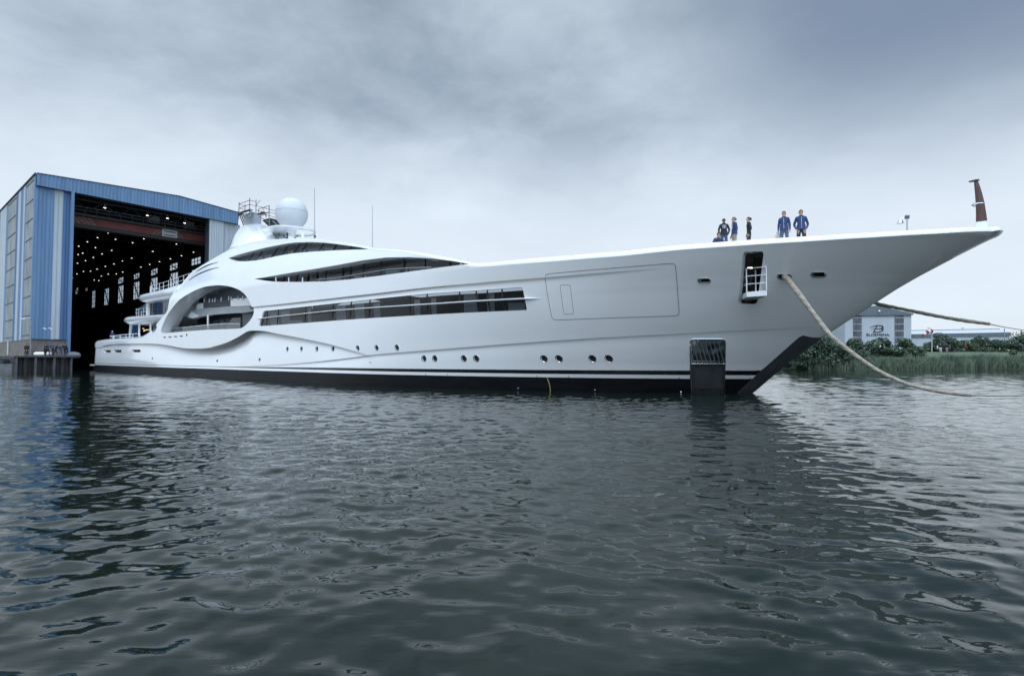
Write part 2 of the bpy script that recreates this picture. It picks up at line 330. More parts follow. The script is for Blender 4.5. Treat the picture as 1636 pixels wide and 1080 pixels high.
holes['slit_b'] = pxpoly([(365, 412.3), (369.5, 415.4), (377.5, 417.4), (391.8, 417.8), (407.7, 416.6), (423.6, 413.8), (439.5, 410), (455.4, 407), (471, 404.7), (503, 402), (534.8, 400.2), (566.6, 399), (589, 398.5), (574.6, 395.3), (550.7, 391.9), (519, 388), (495, 386.9), (471, 387.6), (455.4, 389.6), (423.6, 396), (391.8, 403.8), (376, 408.5)], 0, .25)
def rrect_px(c, rr=.25):
    """quad with softened corners (photo px)"""
    o = []; n = len(c)
    for i in range(n):
        p = np.array(c[i], float); a = np.array(c[i-1], float); b = np.array(c[(i+1) % n], float)
        la = min(rr/np.linalg.norm(a-p), .45); lb = min(rr/np.linalg.norm(b-p), .45)
        p0 = p+(a-p)*la; p1 = p+(b-p)*lb
        for t_ in (0, .33, .67, 1): o.append(tuple((1-t_)**2*p0+2*t_*(1-t_)*p+t_*t_*p1))
    return o
band = [(421, 497), (475, 491.3), (560, 482), (680, 469.5), (760, 464.5), (835, 459), (842, 495.5), (720, 501), (640, 505.5), (560, 510.5), (480, 516.5), (413.5, 521.3)]
holes['band'] = pxpoly(rrect_px(band, 2.5), 0, .35)
holes['gangdoor'] = pxpoly(rrect_px([(1187, 402.5), (1220.5, 401.5), (1209.5, 486), (1179, 485)], 6), 0, .15)
holes['pocket'] = np.vstack([pxpoly(rrect_px([(1102.5, 541.5), (1159, 541.5), (1157, 605), (1103.5, 605)], 6)[:8], 0, .15, False)])
_a, _b = inv(1103.6, 624), inv(1157.5, 624)
_a, _b = _a, _b
_q0, _q1 = inv(1103, 575), inv(1158.3, 575); ext = lambda q, b: np.array([b[0]+(b[0]-q[0])/(b[1]-q[1])*(-.45-b[1]), -.45])
holes['pocket'] = np.array(resample(list(holes['pocket'])+[np.array(_b), ext(_q1, _b), ext(_q0, _a), np.array(_a)], .15, True))
holes['triwin'] = pxpoly([(242, 531), (242.3, 528), (246.7, 521.7), (252.8, 516), (251, 521.5), (248, 529.2), (244.6, 531.6)], 1, .15)
PORT = [(459, 558, 2.6), (481.5, 557.6, 2.7), (506.2, 557.6, 2.9), (532, 557.3, 3.0), (571.5, 556.2, 3.2), (601.6, 555.8, 3.4), (634, 555.5, 3.7)]+[(x, 572.8, r) for x, r in ((677.3, 2.9), (694.6, 3), (741, 3.2), (760.8, 3.3), (869, 3.9), (893, 3.9), (946.3, 4.1), (972.6, 4.2))]
ports = []
for i, (x, y, r) in enumerate(PORT):
    s_, z_ = inv(x, y); k = hit(x, y, float(T0(s_, z_)))[2]; rm = .165
    c = np.array([[s_+rm*math.cos(a), z_+rm*math.sin(a)] for a in np.linspace(0, 2*math.pi, 20, endpoint=False)]); holes['port%d' % i] = c; ports.append((s_, z_, rm, c))
SLOTS = [((166, 559.2), (177, 563.2)), ((181, 559), (194, 563.2)), ((210, 558.5), (224.5, 562.9)), ((260.2, 538), (265, 540)), ((268.6, 537.4), (274, 539.5)), ((277.3, 536.8), (282.7, 538.9)), ((286.3, 536.1), (292, 538.3))]
for i, (a, b) in enumerate(SLOTS): holes['slot%d' % i] = pxpoly(rrect_px([a, (b[0], a[1]), b, (a[0], b[1])], .6), 0, .3)
FAIR = [(1125, 448.2), (1253, 441.5), (1307.7, 438.5)]
fair = []
for i, (x, y) in enumerate(FAIR):
    s_, z_ = inv(x, y); c = np.array([[s_+math.copysign(.13, math.cos(a))*(1 if i < 5 else 1)+.085*math.cos(a), z_+.085*math.sin(a)] for a in np.linspace(.01, 2*math.pi+.01, 20, endpoint=False)])
    holes['fair%d' % i] = c; fair.append((s_, z_, c))
guard = pxpoly([(1283.5, 536), (1276.7, 539), (1216.7, 591.7), (1176, 630)], 0, .3, False)
gend = resample([guard[-1], np.array([guard[-1][0]-.35, -.6])], .3, False)
gs = np.linspace(-.6, inv(1316, 536.5)[1], 24)
guard_poly = np.vstack([guard, gend[1:], [[float(stem_s(z))+.3, z] for z in gs]])
door_poly = pxpoly(rrect_px([(870, 438), (1079, 420.5), (1085.5, 504.5), (882, 511.5)], 7), 0, .3)
hatch_poly = pxpoly(rrect_px([(894.5, 455.5), (911, 455), (916.5, 501.5), (901, 502)], 3), 0, .3)
Z_B0, Z_B1 = .68, .85
def zblack(s): return np.interp(s, [0, 40, 46, 60, 82], [Z_B1+.05, Z_B1+.045, Z_B1+.06, Z_B1+.16, 1.06])
# outline
zs = np.linspace(-.6, float(ztop(91.0)), 60); stemline = np.array([[float(stem_s(z))-.004, z] for z in zs])
s_tip = stemline[-1][0]; tops = np.append(np.arange(s_tip-.05, .12, -.2), .1); topline = np.array([[s, float(vtop(s))] for s in tops])
tipv = np.linspace(zs[-1], topline[0][1], 5)[1:-1]; tipline = np.array([[s_tip-.01-.03*(i+1)/3, v] for i, v in enumerate(tipv)])
sternline = np.array([[.1, v] for v in np.linspace(float(vtop(.1)), -.6, 16)])[1:-1]
bottom = np.array([[s, -.6] for s in np.arange(.1, stemline[0][0]-.1, .4)])
outline = np.vstack([bottom, stemline, tipline, topline, sternline])
lines = []
for ks, kz, kd, kw in KN:
    ss = np.arange(ks[0], ks[-1], .3); zk = np.interp(ss, ks, kz); lines.append(np.stack([ss, zk+.008], 1)); lines.append(np.stack([ss, zk-.008], 1))
for zz_ in (Z_B0, Z_B1):
    ss = np.arange(.2, float(stem_s(zz_))-.05, .4); lines.append(np.stack([ss, np.full_like(ss, zz_)], 1))
ss = np.arange(.2, 82.9, .4); lines.append(np.stack([ss, zblack(ss)], 1))
sheer_px = [(236, 533), (250, 533.5), (300, 515), (350, 480), (392, 457), (406.4, 445.5)]
sheer = np.array([inv(x, y) for x, y in sheer_px]); sheer_l = resample(sheer, .3)
lines += [guard_poly, sheer_l]; lines.append(np.array([[s_tip-1.45, v] for v in np.arange(5.2, float(vtop(s_tip-1.45))-.02, .08)]))
for e_ in (.05, .14, .3):
    zs2 = np.arange(-.5, float(ztop(90.5))-.35, .25); lines.append(np.array([[float(stem_s(z))-e_, z] for z in zs2]))
for fr_ in (.0, .3, .6, .85):
    s2 = np.arange(.5, s_tip-.5, .3); r_ = rroll(s2); lines.append(np.stack([s2, ztop(s2)-r_+r_*fr_*math.pi/2], 1))
gx, gy = np.meshgrid(np.arange(.3, 91.4, .42), np.arange(-.5, 13.2, .24)); gx = gx+.0
grid = np.stack([gx.ravel()+.1*np.sin(gy.ravel()*5), gy.ravel()], 1)
hx, hy = np.meshgrid(np.arange(87.5, 91.4, .17), np.arange(3.6, 6.6, .11)); grid = np.vstack([grid, np.stack([hx.ravel(), hy.ravel()], 1)]); grid = grid[inpoly(grid, outline)]
PT, TR = cdt([outline]+list(holes.values())+[door_poly, hatch_poly], lines, grid)
cen = PT[TR].mean(1); ok = inpoly(cen, outline)
for h in holes.values(): ok &= ~inpoly(cen, h)
S_CUT = s_tip-1.5; ok &= cen[:, 0] < S_CUT+.05; TR = TR[ok]; cen = cen[ok]
a_, b_, c_ = PT[TR[:, 0]], PT[TR[:, 1]], PT[TR[:, 2]]
area = (b_[:, 0]-a_[:, 0])*(c_[:, 1]-a_[:, 1])-(b_[:, 1]-a_[:, 1])*(c_[:, 0]-a_[:, 0])
TR[area < 0] = TR[area < 0][:, ::-1]; ok = np.abs(area) > 1e-8; TR = TR[ok]; cen = cen[ok]
FP = F(PT[:, 0], PT[:, 1])
# corner normals from the surface itself
Q = PT[TR]*.8+cen[:, None, :]*.2; qs, qv = Q[..., 0].ravel(), Q[..., 1].ravel(); ep = .003
ds = F(qs+ep, qv)-F(qs-ep, qv); dv = F(qs, qv+ep)-F(qs, qv-ep)
nrm = np.cross(dv, ds); nrm /= np.maximum(np.linalg.norm(nrm, axis=1, keepdims=True), 1e-9)
NRM = nrm.reshape(-1, 3, 3)
sh_z = np.interp(cen[:, 0], np.append(sheer[:, 0], [float(inv(749, 421.6)[0])]), np.append(sheer[:, 1], [float(inv(749, 421.6)[1])]), left=99, right=99)
slm = (cen[:, 0] > sheer[-1, 0]) & (cen[:, 0] < inv(749, 421.6)[0])
lip_px = [(406.5, 445.5), (436.5, 447), (482, 446), (555.6, 436), (604.5, 430), (653.4, 424), (702, 420), (749, 421.6)]
lip = np.array([inv(x, y) for x, y in lip_px]); sh_z = np.where(slm, np.interp(cen[:, 0], lip[:, 0], lip[:, 1]), sh_z)
lab = np.full(len(TR), 0)
lab[cen[:, 1] > sh_z] = 1
lab[cen[:, 1] < zblack(cen[:, 0])] = 4; lab[cen[:, 1] < Z_B1] = 3; lab[cen[:, 1] < Z_B0] = 2
lab[inpoly(cen, guard_poly)] = 5; lab[inpoly(cen, door_poly)] = 6; lab[inpoly(cen, hatch_poly)] = 7

yacht = empty('superyacht', V(45, 0, 0), 'long white superyacht with swooping decks and sharp raked bow', 'yacht')
def ship_world(q, side): return VV(q[..., 0], q[..., 1]*side, q[..., 2])
def ship_nrm(n, side): return n[..., 0:1]*U3+n[..., 1:2]*side*N3+n[..., 2:3]*Z3
def skin(name, label_id, material, extra=None, sides=(1, -1), parent=None):
    idx = np.where(lab == label_id)[0]; tr = TR[idx]; used, invx = np.unique(tr, return_inverse=True); tr2 = invx.reshape(-1, 3); vs = []; fs = []; ns = []
    for side in sides:
        b = len(vs)*0+sum(len(v) for v in vs); vs.append(ship_world(FP[used], side)); n_ = ship_nrm(NRM[idx].reshape(-1, 3), side).reshape(-1, 3, 3)
        if side == 1: fs += (tr2+b).tolist(); ns.append(n_.reshape(-1, 3))
        else: fs += (tr2[:, ::-1]+b).tolist(); ns.append(n_[:, ::-1].reshape(-1, 3))
    if extra:
        for v, f in extra:   # flat shaded extra pieces (reveals, deck sheets)
            b = sum(len(q) for q in vs); v = np.asarray(v, float); vs.append(v)
            for q in f:
                p0, p1, p2 = v[q[0]], v[q[1]], v[q[2]]; n_ = np.cross(p1-p0, p2-p1)
                if len(q) == 4: n_ = np.cross(v[q[2]]-v[q[0]], v[q[3]]-v[q[1]])
                n_ = n_/max(np.linalg.norm(n_), 1e-9); fs.append([i+b for i in q]); ns.append(np.repeat(n_[None], len(q), 0))
    return obj(name, np.vstack(vs), fs, material, parent or yacht, normals=np.vstack(ns))
def reveal(poly, depth, sides=(1, -1), flare=0.):
    """band of wall running inboard from the edge of an opening"""
    o = []; q = F(poly[:, 0], poly[:, 1]); n = len(q); c = q.mean(0)
    for side in sides:
        rings = []
        for k in (0, .5, 1):
            p = q.copy(); p[:, 1] -= depth*k; p[:, [0, 2]] += (c[[0, 2]]-p[:, [0, 2]])*flare*k*k; rings.append(ship_world(p, side))
        v = np.vstack(rings); f = []
        for r_ in range(2):
            for i in range(n):
                a, b = r_*n+i, r_*n+(i+1) % n; w_ = (a, b, b+n, a+n); f.append(w_ if side == -1 else w_[::-1])
        o.append((v, f))
    return o
def patch(name, poly, depth, material, parent, srange=None, sides=(1,), dz=0., cell=.5, label=None):
    P_ = np.array(poly); gx, gy = np.meshgrid(np.arange(P_[:, 0].min(), P_[:, 0].max(), cell), np.arange(P_[:, 1].min(), P_[:, 1].max(), cell*.6)); g = np.stack([gx.ravel(), gy.ravel()], 1)
    g = g[inpoly(g, P_)]
    if srange:
        ln = [np.array([[x, P_[:, 1].min()-.2], [x, P_[:, 1].max()+.2]]) for x in srange]
    else: ln = []
    pt, tr = cdt([P_], ln, g if len(g) else np.zeros((0, 2))); c = pt[tr].mean(1); k = inpoly(c, P_)
    if srange: k &= (c[:, 0] > srange[0]) & (c[:, 0] < srange[1])
    tr = tr[k]
    if not len(tr): return None
    us, iv = np.unique(tr, return_inverse=True); q = F(pt[us, 0], pt[us, 1]); q[:, 1] -= depth; q[:, 2] += dz; vs = []; fs = []
    for side in sides: vs.append(ship_world(q, side)); tt = iv.reshape(-1, 3)+len(q)*(len(vs)-1); fs += (tt if side == 1 else tt[:, ::-1]).tolist()
    o = obj(name, np.vstack(vs), fs, material, parent, smooth=True)
    if label: o['label'] = label
    return o
# deck and roof sheet between the two sides, slightly cambered
ss = np.append(np.arange(.1, S_CUT-.1, .5), S_CUT+.02); q = F(ss, vtop(ss)); rows = []
cols = np.linspace(1, -1, 13)
for i in range(len(ss)): rows.append([V(ss[i], q[i, 1]*c, q[i, 2]+float(np.interp(ss[i], [27, 70, 79, 86.3, 88, 91], [-.2, -.15, .45, .45, .12, .0]))*min(1, q[i, 1]/3)*(1-c*c)-.005) for c in cols])
dv_ = np.array([p for r_ in rows for p in r_]); nC = len(cols)
df_ = [(i*nC+j, (i+1)*nC+j, (i+1)*nC+j+1, i*nC+j+1) for i in range(len(ss)-1) for j in range(nC-1)]
split = [f for f in df_ if ss[f[0]//nC] < 69.5 and ss[f[0]//nC] > 27]; rest = [f for f in df_ if not (ss[f[0]//nC] < 69.5 and ss[f[0]//nC] > 27)]
tr_s = np.linspace(float(vtop(.1)), -.6, 12); tq = F(np.full(12, .1), tr_s)
trv = np.array([V(.1, t*sd, z) for (_, t, z) in tq for sd in (1, -1)]); trf = [(2*i, 2*i+1, 2*i+3, 2*i+2) for i in range(11)]
hull_extra = [(dv_, rest), (trv, trf)]
for k, h in holes.items():
    if k == 'arch': continue
    if k in ('slit_a', 'slit_b'): continue
    hull_extra += reveal(h, .10 if k.startswith('port') else .14 if k == 'band' else .3 if k == 'pocket' else .35)
hull = skin('hull', 0, M['white'], hull_extra)
sup = skin('superstructure', 1, M['white'], [(dv_, split)]+reveal(holes['arch'], 1.5, flare=-.02)+reveal(holes['slit_a'], .9)+reveal(holes['slit_b'], .7))
skin('antifouling', 2, M['black']); skin('waterline_stripe', 3, M['white']); skin('boot_stripe', 4, M['stripe']); skin('stem_guard', 5, M['guard'])
sd = skin('shell_door', 6, M['white'], sides=(1,)); skin('door_hatch', 7, M['white'], sides=(1,), parent=sd); sd2 = skin('shell_door', 6, M['white'], sides=(-1,)); skin('door_hatch', 7, M['white'], sides=(-1,), parent=sd2)
def seam(name, poly, r, material, parent, off=.0, closed=True, mi=6):
    q = F(np.array(poly)[:, 0], np.array(poly)[:, 1]); p = world(q, off); p = list(p)+([p[0]] if closed else [])
    return MB().tube(p, r, mi, cap=not closed).build(name, material, parent)
seam('door_seam', door_poly, .011, M['seam'], sd, -.002); seam('hatch_seam', hatch_poly, .008, M['seam'], sd, -.001)
seam('guard_edge', guard, .014, M['seam'], yacht, 0, False)
_rg = []; S_E = s_tip-.34; _se = max(hit(1603, 368, 0)[0], s_tip-.02)
def _sec(a_):
    zb_ = float(np.interp(a_, SPs, SPz)); zr_ = float(ztop(a_)-rroll(a_)); rr_ = float(rroll(a_)); va = np.append(np.linspace(zb_, zr_, 14), zr_+rr_*np.linspace(.12, math.pi/2, 9)); fq = F(np.full(len(va), a_), va); fq[0, 1] = 0
    return [(t, z) for _, t, z in fq]
for a_ in np.linspace(S_CUT+.049, S_E, 18): sec = _sec(a_); _rg.append([V(a_, t, z) for t, z in sec]+[V(a_, -t, z) for t, z in sec[:0:-1]])
_s0 = _sec(S_E); _tz = _s0[-1][1]
for f_ in np.sin(np.linspace(0, math.pi/2, 12))[1:]:
    k_ = max(.04, (1-f_**2.2)**.5); md_ = _tz-.11; a_ = S_E+(_se-S_E)*f_; sec = [(t*k_, md_+(z-md_)*(1-.75*f_**5)*(1 if z > md_ else 1-.55*f_)) for t, z in _s0]; _rg.append([V(a_, t, z) for t, z in sec]+[V(a_, -t, z) for t, z in sec[:0:-1]])
MB().loft(_rg, cap=True).build('bow_cap', M['white'], yacht)
# bulkhead core filling the inside so that nothing shows through
def core(s0, s1, t, z0, z1, name, m, parent=yacht): return MB().box(V((s0+s1)/2, 0, (z0+z1)/2), (s1-s0, 2*t, z1-z0), (U3, N3, Z3)).build(name, m, parent, smooth=False)
# portholes
for i, (s_, z_, rm, c) in enumerate(ports):
    o = patch('porthole', c, .085, M['dark'], yacht)
    if o is None: continue
    seam('porthole_rim', np.array([[s_+(p[0]-s_)*1.03, z_+(p[1]-z_)*1.03] for p in c]), .014, M['metal'], o, 0)
for i in range(len(SLOTS)): patch('vent_opening', holes['slot%d' % i], .3, M['dark'], yacht)
for i, (s_, z_, c) in enumerate(fair):
    o = seam('fairlead', c, .03, M['metal'], yacht, .005, mi=8); patch('opening', c, .32, M['dark'], o)
for x, y in [(159, 567), (243.5, 572.5), (347.3, 576.6), (415, 574.4), (298.5, 535)]:
    s_, z_ = inv(x, y); q = F(s_, z_); MB().tube([world(q, -.02), world(q, .03)], .11, 10).build('overboard_outlet', M['darkgrey'], yacht)
for x, y in [(680, 598), (715, 598.5), (858, 601), (908, 601.5), (1085, 603.5), (1199, 604.6)]:
    s_, z_ = inv(x, y); q = F(s_, z_); MB().tube([world(q, -.02), world(q, .012)], .028, 8).build('stripe_fitting', M['darkgrey'], yacht)
for x, y in [(1088, 626), (950.7, 623), (828, 620)]:
    s_, z_ = inv(x, y); q = F(s_, z_); MB().sphere(world(q, .01), .016 if x > 1000 else .011, 8, 6).build('hull_light', M['hulllamp'], yacht)
patch('triangular_window', holes['triwin'], .12, M['glass'], yacht)
# main window band: one pane per window, pale blinds behind some
bandp = holes['band']
xs = [411, 424, 441, 485, 529, 557, 587, 652, 680, 733, 760, 778, 802, 845]
cuts = [inv(x, 508 - (x-411)*.06)[0] for x in xs]
patch('window_backing', bandp, 1.1, M['dark'], yacht)
for i in range(len(cuts)-1):
    g_ = .045; w_ = patch('window', bandp, .12, M['glass'], yacht, (cuts[i]+g_, cuts[i+1]-g_), cell=.6)
    mb = MB()
    for yy in ([0] if i else []):
        pass
for k_, xa in enumerate(cuts[1:-1]):
    zl = bandp[np.abs(bandp[:, 0]-xa) < .35][:, 1]
    if len(zl) < 2: continue
    zs_ = np.linspace(zl.min(), zl.max(), 5); q = F(np.full(5, xa), zs_); MB().tube(world(q, -.135), .04, 4).build('mullion', M['rubber'], yacht, smooth=False)
for x0, x1, fy0, fy1 in [(425, 438, 0, 1), (442, 456, 0, .9), (530, 545, .05, 1), (560, 575, .05, .95), (590, 600, .1, 1), (655, 664, .1, 1), (682, 690, .1, 1), (734, 757, .05, 1), (771, 783, .1, 1), (805, 832, .62, 1), (452, 476, .75, 1), (485, 490, 0, 1)]:
    top = np.interp((x0+x1)/2, [421, 835], [497, 459]); bot = np.interp((x0+x1)/2, [413, 842], [521, 495.5]); h_ = bot-top
    pl_ = np.array([inv(x, y) for x, y in [(x0, top+fy0*h_), (x1, top+fy0*h_-.6), (x1+1.2, top+fy1*h_-.6), (x0+1.2, top+fy1*h_)]]); patch('blind_and_reflection', resample(pl_, .4, True), .3, M['blind_refl'], yacht)
fin_px = [(411, 510), (440, 506.4), (531, 496.8), (604, 491.5), (700, 485.5), (760, 481.5), (842, 477.4), (863, 477)]
q = np.array([inv(x, y) for x, y in fin_px]); q = resample(q, .4); fq = F(q[:, 0], q[:, 1]); n_ = len(q)
fr = MB(); prof = [(-.16, .045), (.10, .035), (.14, 0), (.10, -.035), (-.16, -.045)]
def taper(i): return min(1, i/3+.12, (n_-1-i)/3+.1)
fr.loft([[V(fq[i, 0], fq[i, 1]+a*(1 if a < 0 else taper(i)), fq[i, 2]+b*taper(i)) for a, b in prof] for i in range(n_)]); fr.build('window_fin', M['white'], yacht)

# slit A and B : glazing set back, with mullions and a grab rail
def glazing(poly, depth, xs, ymid, mat_='glass', back=.7):
    cut = [inv(x, ymid(x))[0] for x in xs]
    patch('glazing_backing', poly, depth+back, M['dark'], yacht)
    for i in range(len(cut)-1): patch('window', poly, depth, M[mat_], yacht, (cut[i]+.04, cut[i+1]-.04), cell=.6)
    for xa in cut[1:-1]:
        zl = poly[np.abs(poly[:, 0]-xa) < .35][:, 1]
        if len(zl) < 2 or zl.max()-zl.min() < .15: continue
        zs_ = np.linspace(zl.min(), zl.max(), 4); q = F(np.full(4, xa), zs_); MB().tube(world(q, -depth+.01), .035, 4).build('mullion', M['rubber'], yacht, smooth=False)
    # dark header along the top of the glass
glazing(holes['slit_a'], .85, [404, 436, 456, 473, 487, 501, 528, 540, 561, 589, 626, 660, 700, 752], lambda x: np.interp(x, [404, 500, 620, 752], [445, 441, 425, 421]))
glazing(holes['slit_b'], .65, [362, 390, 402, 425, 440, 458, 470, 498, 520, 545, 592], lambda x: np.interp(x, [362, 440, 500, 592], [412, 401, 396, 397]))
for x0, x1, y0, y1 in [(500, 526, 443, 450), (541, 560, 438, 446), (590, 612, 428, 441), (618, 625, 424, 438), (628, 655, 424, 434), (662, 690, 422, 430), (474, 486, 446, 451)]:
    pl_ = np.array([inv(x, y) for x, y in [(x0, y0), (x1, y0-.8), (x1+.6, y1-.8), (x0+.6, y1)]]); patch('blind_and_reflection', resample(pl_, .4, True), 1.15, M['blind_refl'], yacht, sides=(1,))  # pale panels added behind the glass, standing in for reflected sky
for x0, x1, y0, y1 in [(390, 402, 408, 416), (404, 418, 405, 414), (441, 450, 398, 408), (459, 469, 397, 406), (472, 494, 395, 403), (499, 512, 393, 401)]:
    pl_ = np.array([inv(x, y) for x, y in [(x0, y0), (x1, y0-.8), (x1+.6, y1-.8), (x0+.6, y1)]]); patch('blind_and_reflection', resample(pl_, .4, True), .95, M['blind_refl'], yacht, sides=(1,))  # slit B: pale panels again in place of a sky reflection
rp = [(505, 448.5), (540, 445), (580, 438.5), (620, 431.8), (660, 429.5), (690, 428.8)]
q = np.array([inv(x, y-1.2) for x, y in rp]); q = resample(q, .4); MB().tube(world(F(q[:, 0], q[:, 1]), .0), .035, 6).build('grab_rail', M['metal'], yacht)
for x, y in [(437.5, 449), (458, 449.6), (480, 449.8), (733, 422), (744, 420.5)]:
    s_, v_ = inv(x, y); p = world(F(s_, v_), -.15); MB().tube([p, p+Z3*.28], .04, 6).build('stanchion', M['white2'], yacht)
p = world(F(*inv(744.5, 420.5)), -.2); MB().tube([p, p+Z3*.5], .012, 5).build('short_antenna', M['white2'], yacht)
for pl_ in ([(313.6, 434.2), (323, 428.6), (334, 423.2), (348.5, 419)], [(302, 448.3), (312, 441), (326.5, 434.2), (337, 430.3), (349.7, 427.5)]):
    q = resample(smoothpoly([inv(x, y) for x, y in pl_], 2, False), .2); n_ = len(q); MB().tube(world(F(q[:, 0], q[:, 1]), .0), [.025+.06*math.sin(math.pi*min(1, (i+1.5)/(n_)))*(1-.55*i/n_) for i in range(n_)], 6).build('exhaust_slot', M['dark'], yacht)

# ---- inside the arch
def prismd(x0, y0, x1, y1, t, thick, name, m, parent=yacht):
    a, z0 = hit(x0, y0, t)[:2]; b, z1 = hit(x1, y1, t)[:2]; z_a, z_b = min(z0, z1), max(z0, z1)
    return MB().box(V((a+b)/2, t-thick/2, (z_a+z_b)/2), (abs(b-a), thick, z_b-z_a), (U3, N3, Z3)).build(name, m, parent, smooth=False)
def quadpx(pts, t, thick, name, m, parent=yacht, smooth=False):
    return MB().prism([P3(x, y, t) for x, y in pts], -N3*thick).build(name, m, parent, smooth=smooth)
Z = lambda x, y: (240+x/8.3056, 440+y/8.3056)
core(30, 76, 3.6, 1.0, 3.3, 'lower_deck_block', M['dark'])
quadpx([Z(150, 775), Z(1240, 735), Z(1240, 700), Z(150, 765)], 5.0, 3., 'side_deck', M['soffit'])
quadpx([Z(620, 745), Z(1400, 720), Z(1400, 440), Z(1210, 500), Z(620, 545)], 4.6, 1.5, 'saloon_wall', M['darkgrey'])
for a, b in ((640, 760), (765, 900), (925, 985), (1000, 1060), (1065, 1200)): quadpx([Z(a, 735), Z(b, 730), Z(b, 560), Z(a, 568)], 4.68, .03, 'saloon_window', M['glass'])
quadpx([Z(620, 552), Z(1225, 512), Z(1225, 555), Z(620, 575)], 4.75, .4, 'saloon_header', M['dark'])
# grey overhanging wing of the middle deck with its white bulwark
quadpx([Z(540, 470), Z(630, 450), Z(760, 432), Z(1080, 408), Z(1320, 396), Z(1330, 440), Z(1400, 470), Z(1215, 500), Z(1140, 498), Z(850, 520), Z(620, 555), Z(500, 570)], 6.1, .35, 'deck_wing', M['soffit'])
quadpx([Z(1066, 310), Z(1320, 300), Z(1345, 400), Z(1066, 412)], 6.15, .3, 'bulwark', M['white'])
quadpx([Z(706, 350), Z(1064, 312), Z(1064, 410), Z(706, 445)], 6.1, .2, 'bulwark', M['wrapdark'])
quadpx([Z(615, 400), Z(640, 375), Z(704, 366), Z(704, 450), Z(650, 480), Z(612, 470)], 6.05, .5, 'bulwark_end', M['white2'])
quadpx([Z(500, 545), Z(545, 480), Z(620, 520), Z(640, 545), Z(560, 572)], 6.2, .5, 'deck_wing_tip', M['white2'])
quadpx([Z(716, 262), Z(1062, 165), Z(1140, 190), Z(1250, 250), Z(1330, 330), Z(1330, 420), Z(720, 430)], 4.4, .12, 'sky_lounge_glass', M['plastic'])
for x, y0, y1 in ((718, 305, 360), (785, 310, 360), (828, 315, 355), (861, 300, 353), (943, 290, 345), (1043, 280, 332), (1163, 275, 322), (1230, 275, 322), (1075, 288, 330)):
    a = P3(*Z(x, y1), 6.2); b = P3(*Z(x, y0), 6.2); MB().tube([a, b], .05, 6).build('stanchion', M['white2'], yacht)
a = P3(*Z(768, 722), 6.4); b = P3(*Z(768, 530), 6.4); MB().tube([a, b], .09, 10).build('deck_pillar', M['white2'], yacht)
quadpx([Z(1220, 500), Z(1372, 455), Z(1378, 520), Z(1330, 600), Z(1230, 700), Z(1225, 560)], 5.6, .2, 'wing_door', M['darkgrey'])
quadpx([Z(245, 700), Z(300, 600), Z(400, 520), Z(412, 560), Z(395, 690)], 5.4, .05, 'side_screen', M['clear'])
# glass balustrade along the bottom of the arch
bal_t = [Z(150, 730), Z(250, 706), Z(500, 684), Z(760, 658), Z(1000, 640), Z(1192, 642)]; bal_b = [Z(150, 790), Z(250, 780), Z(500, 760), Z(760, 745), Z(1000, 738), Z(1192, 735)]
for i in range(5):
    q = [bal_b[i], bal_b[i+1], bal_t[i+1], bal_t[i]]; quadpx(q, 6.75, .025, 'glass_balustrade', M['clear'])
MB().tube([P3(x, y-.2, 6.75) for x, y in bal_t], .035, 8).build('balustrade_rail', M['metal'], yacht)
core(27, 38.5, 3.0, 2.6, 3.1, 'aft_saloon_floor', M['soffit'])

# ---- aft decks
def deck_slab(name, s_aft, s_fwd, hb, zt, zb, mm=M['white'], ea=5.0, power=2.4):
    """rounded overhanging deck; zt, zb functions of s"""
    rings = []
    for s_ in np.concatenate([s_aft+ea*(1-np.cos(np.linspace(0.02, math.pi/2, 14))), np.linspace(s_aft+ea, s_fwd, 14)[1:]]):
        x = min(1, (s_-s_aft)/ea); h = hb*(1-(1-x)**power)**(1/power) if x < 1 else hb; a, b = zt(s_), zb(s_); d = (a-b)*min(1, .15+x*1.2); b2 = a-d
        pr = [(0, a), (.6, a), (.92, a-.02*d), (.975, a-.15*d), (1, a-.42*d), (.985, a-.68*d), (.93, a-.9*d), (.80, b2), (.5, b2), (0, b2)]
        ring = [V(s_, h*u_, z_) for u_, z_ in pr]+[V(s_, -h*u_, z_) for u_, z_ in pr[-2:0:-1]]; rings.append(ring)
    return MB().loft(rings).build(name, mm, yacht)
zA = lambda x, y, t: hit(x, y, t)[:2]
d1 = [zA(202, 505, 6.2), zA(261, 501.2, 6.3)]; d1b = [zA(207, 518, 6.2), zA(253, 511, 6.3)]
lin = lambda p: (lambda s: float(np.interp(s, [p[0][0], p[1][0]], [p[0][1], p[1][1]])))
deck_slab('main_deck_overhang', 6.5, 29.5, 6.3, lin(d1), lin(d1b), ea=6)
d2 = [zA(221, 470.5, 5.8), zA(250, 463.5, 5.9), zA(289, 450, 6.0)]; d2b = [zA(232, 482.5, 5.8), zA(282, 475.5, 6.0)]
zt2 = lambda s: float(np.interp(s, [p[0] for p in d2], [p[1] for p in d2])); deck_slab('upper_deck_overhang', 11.0, 34.0, 6.05, zt2, lin(d2b), ea=6)
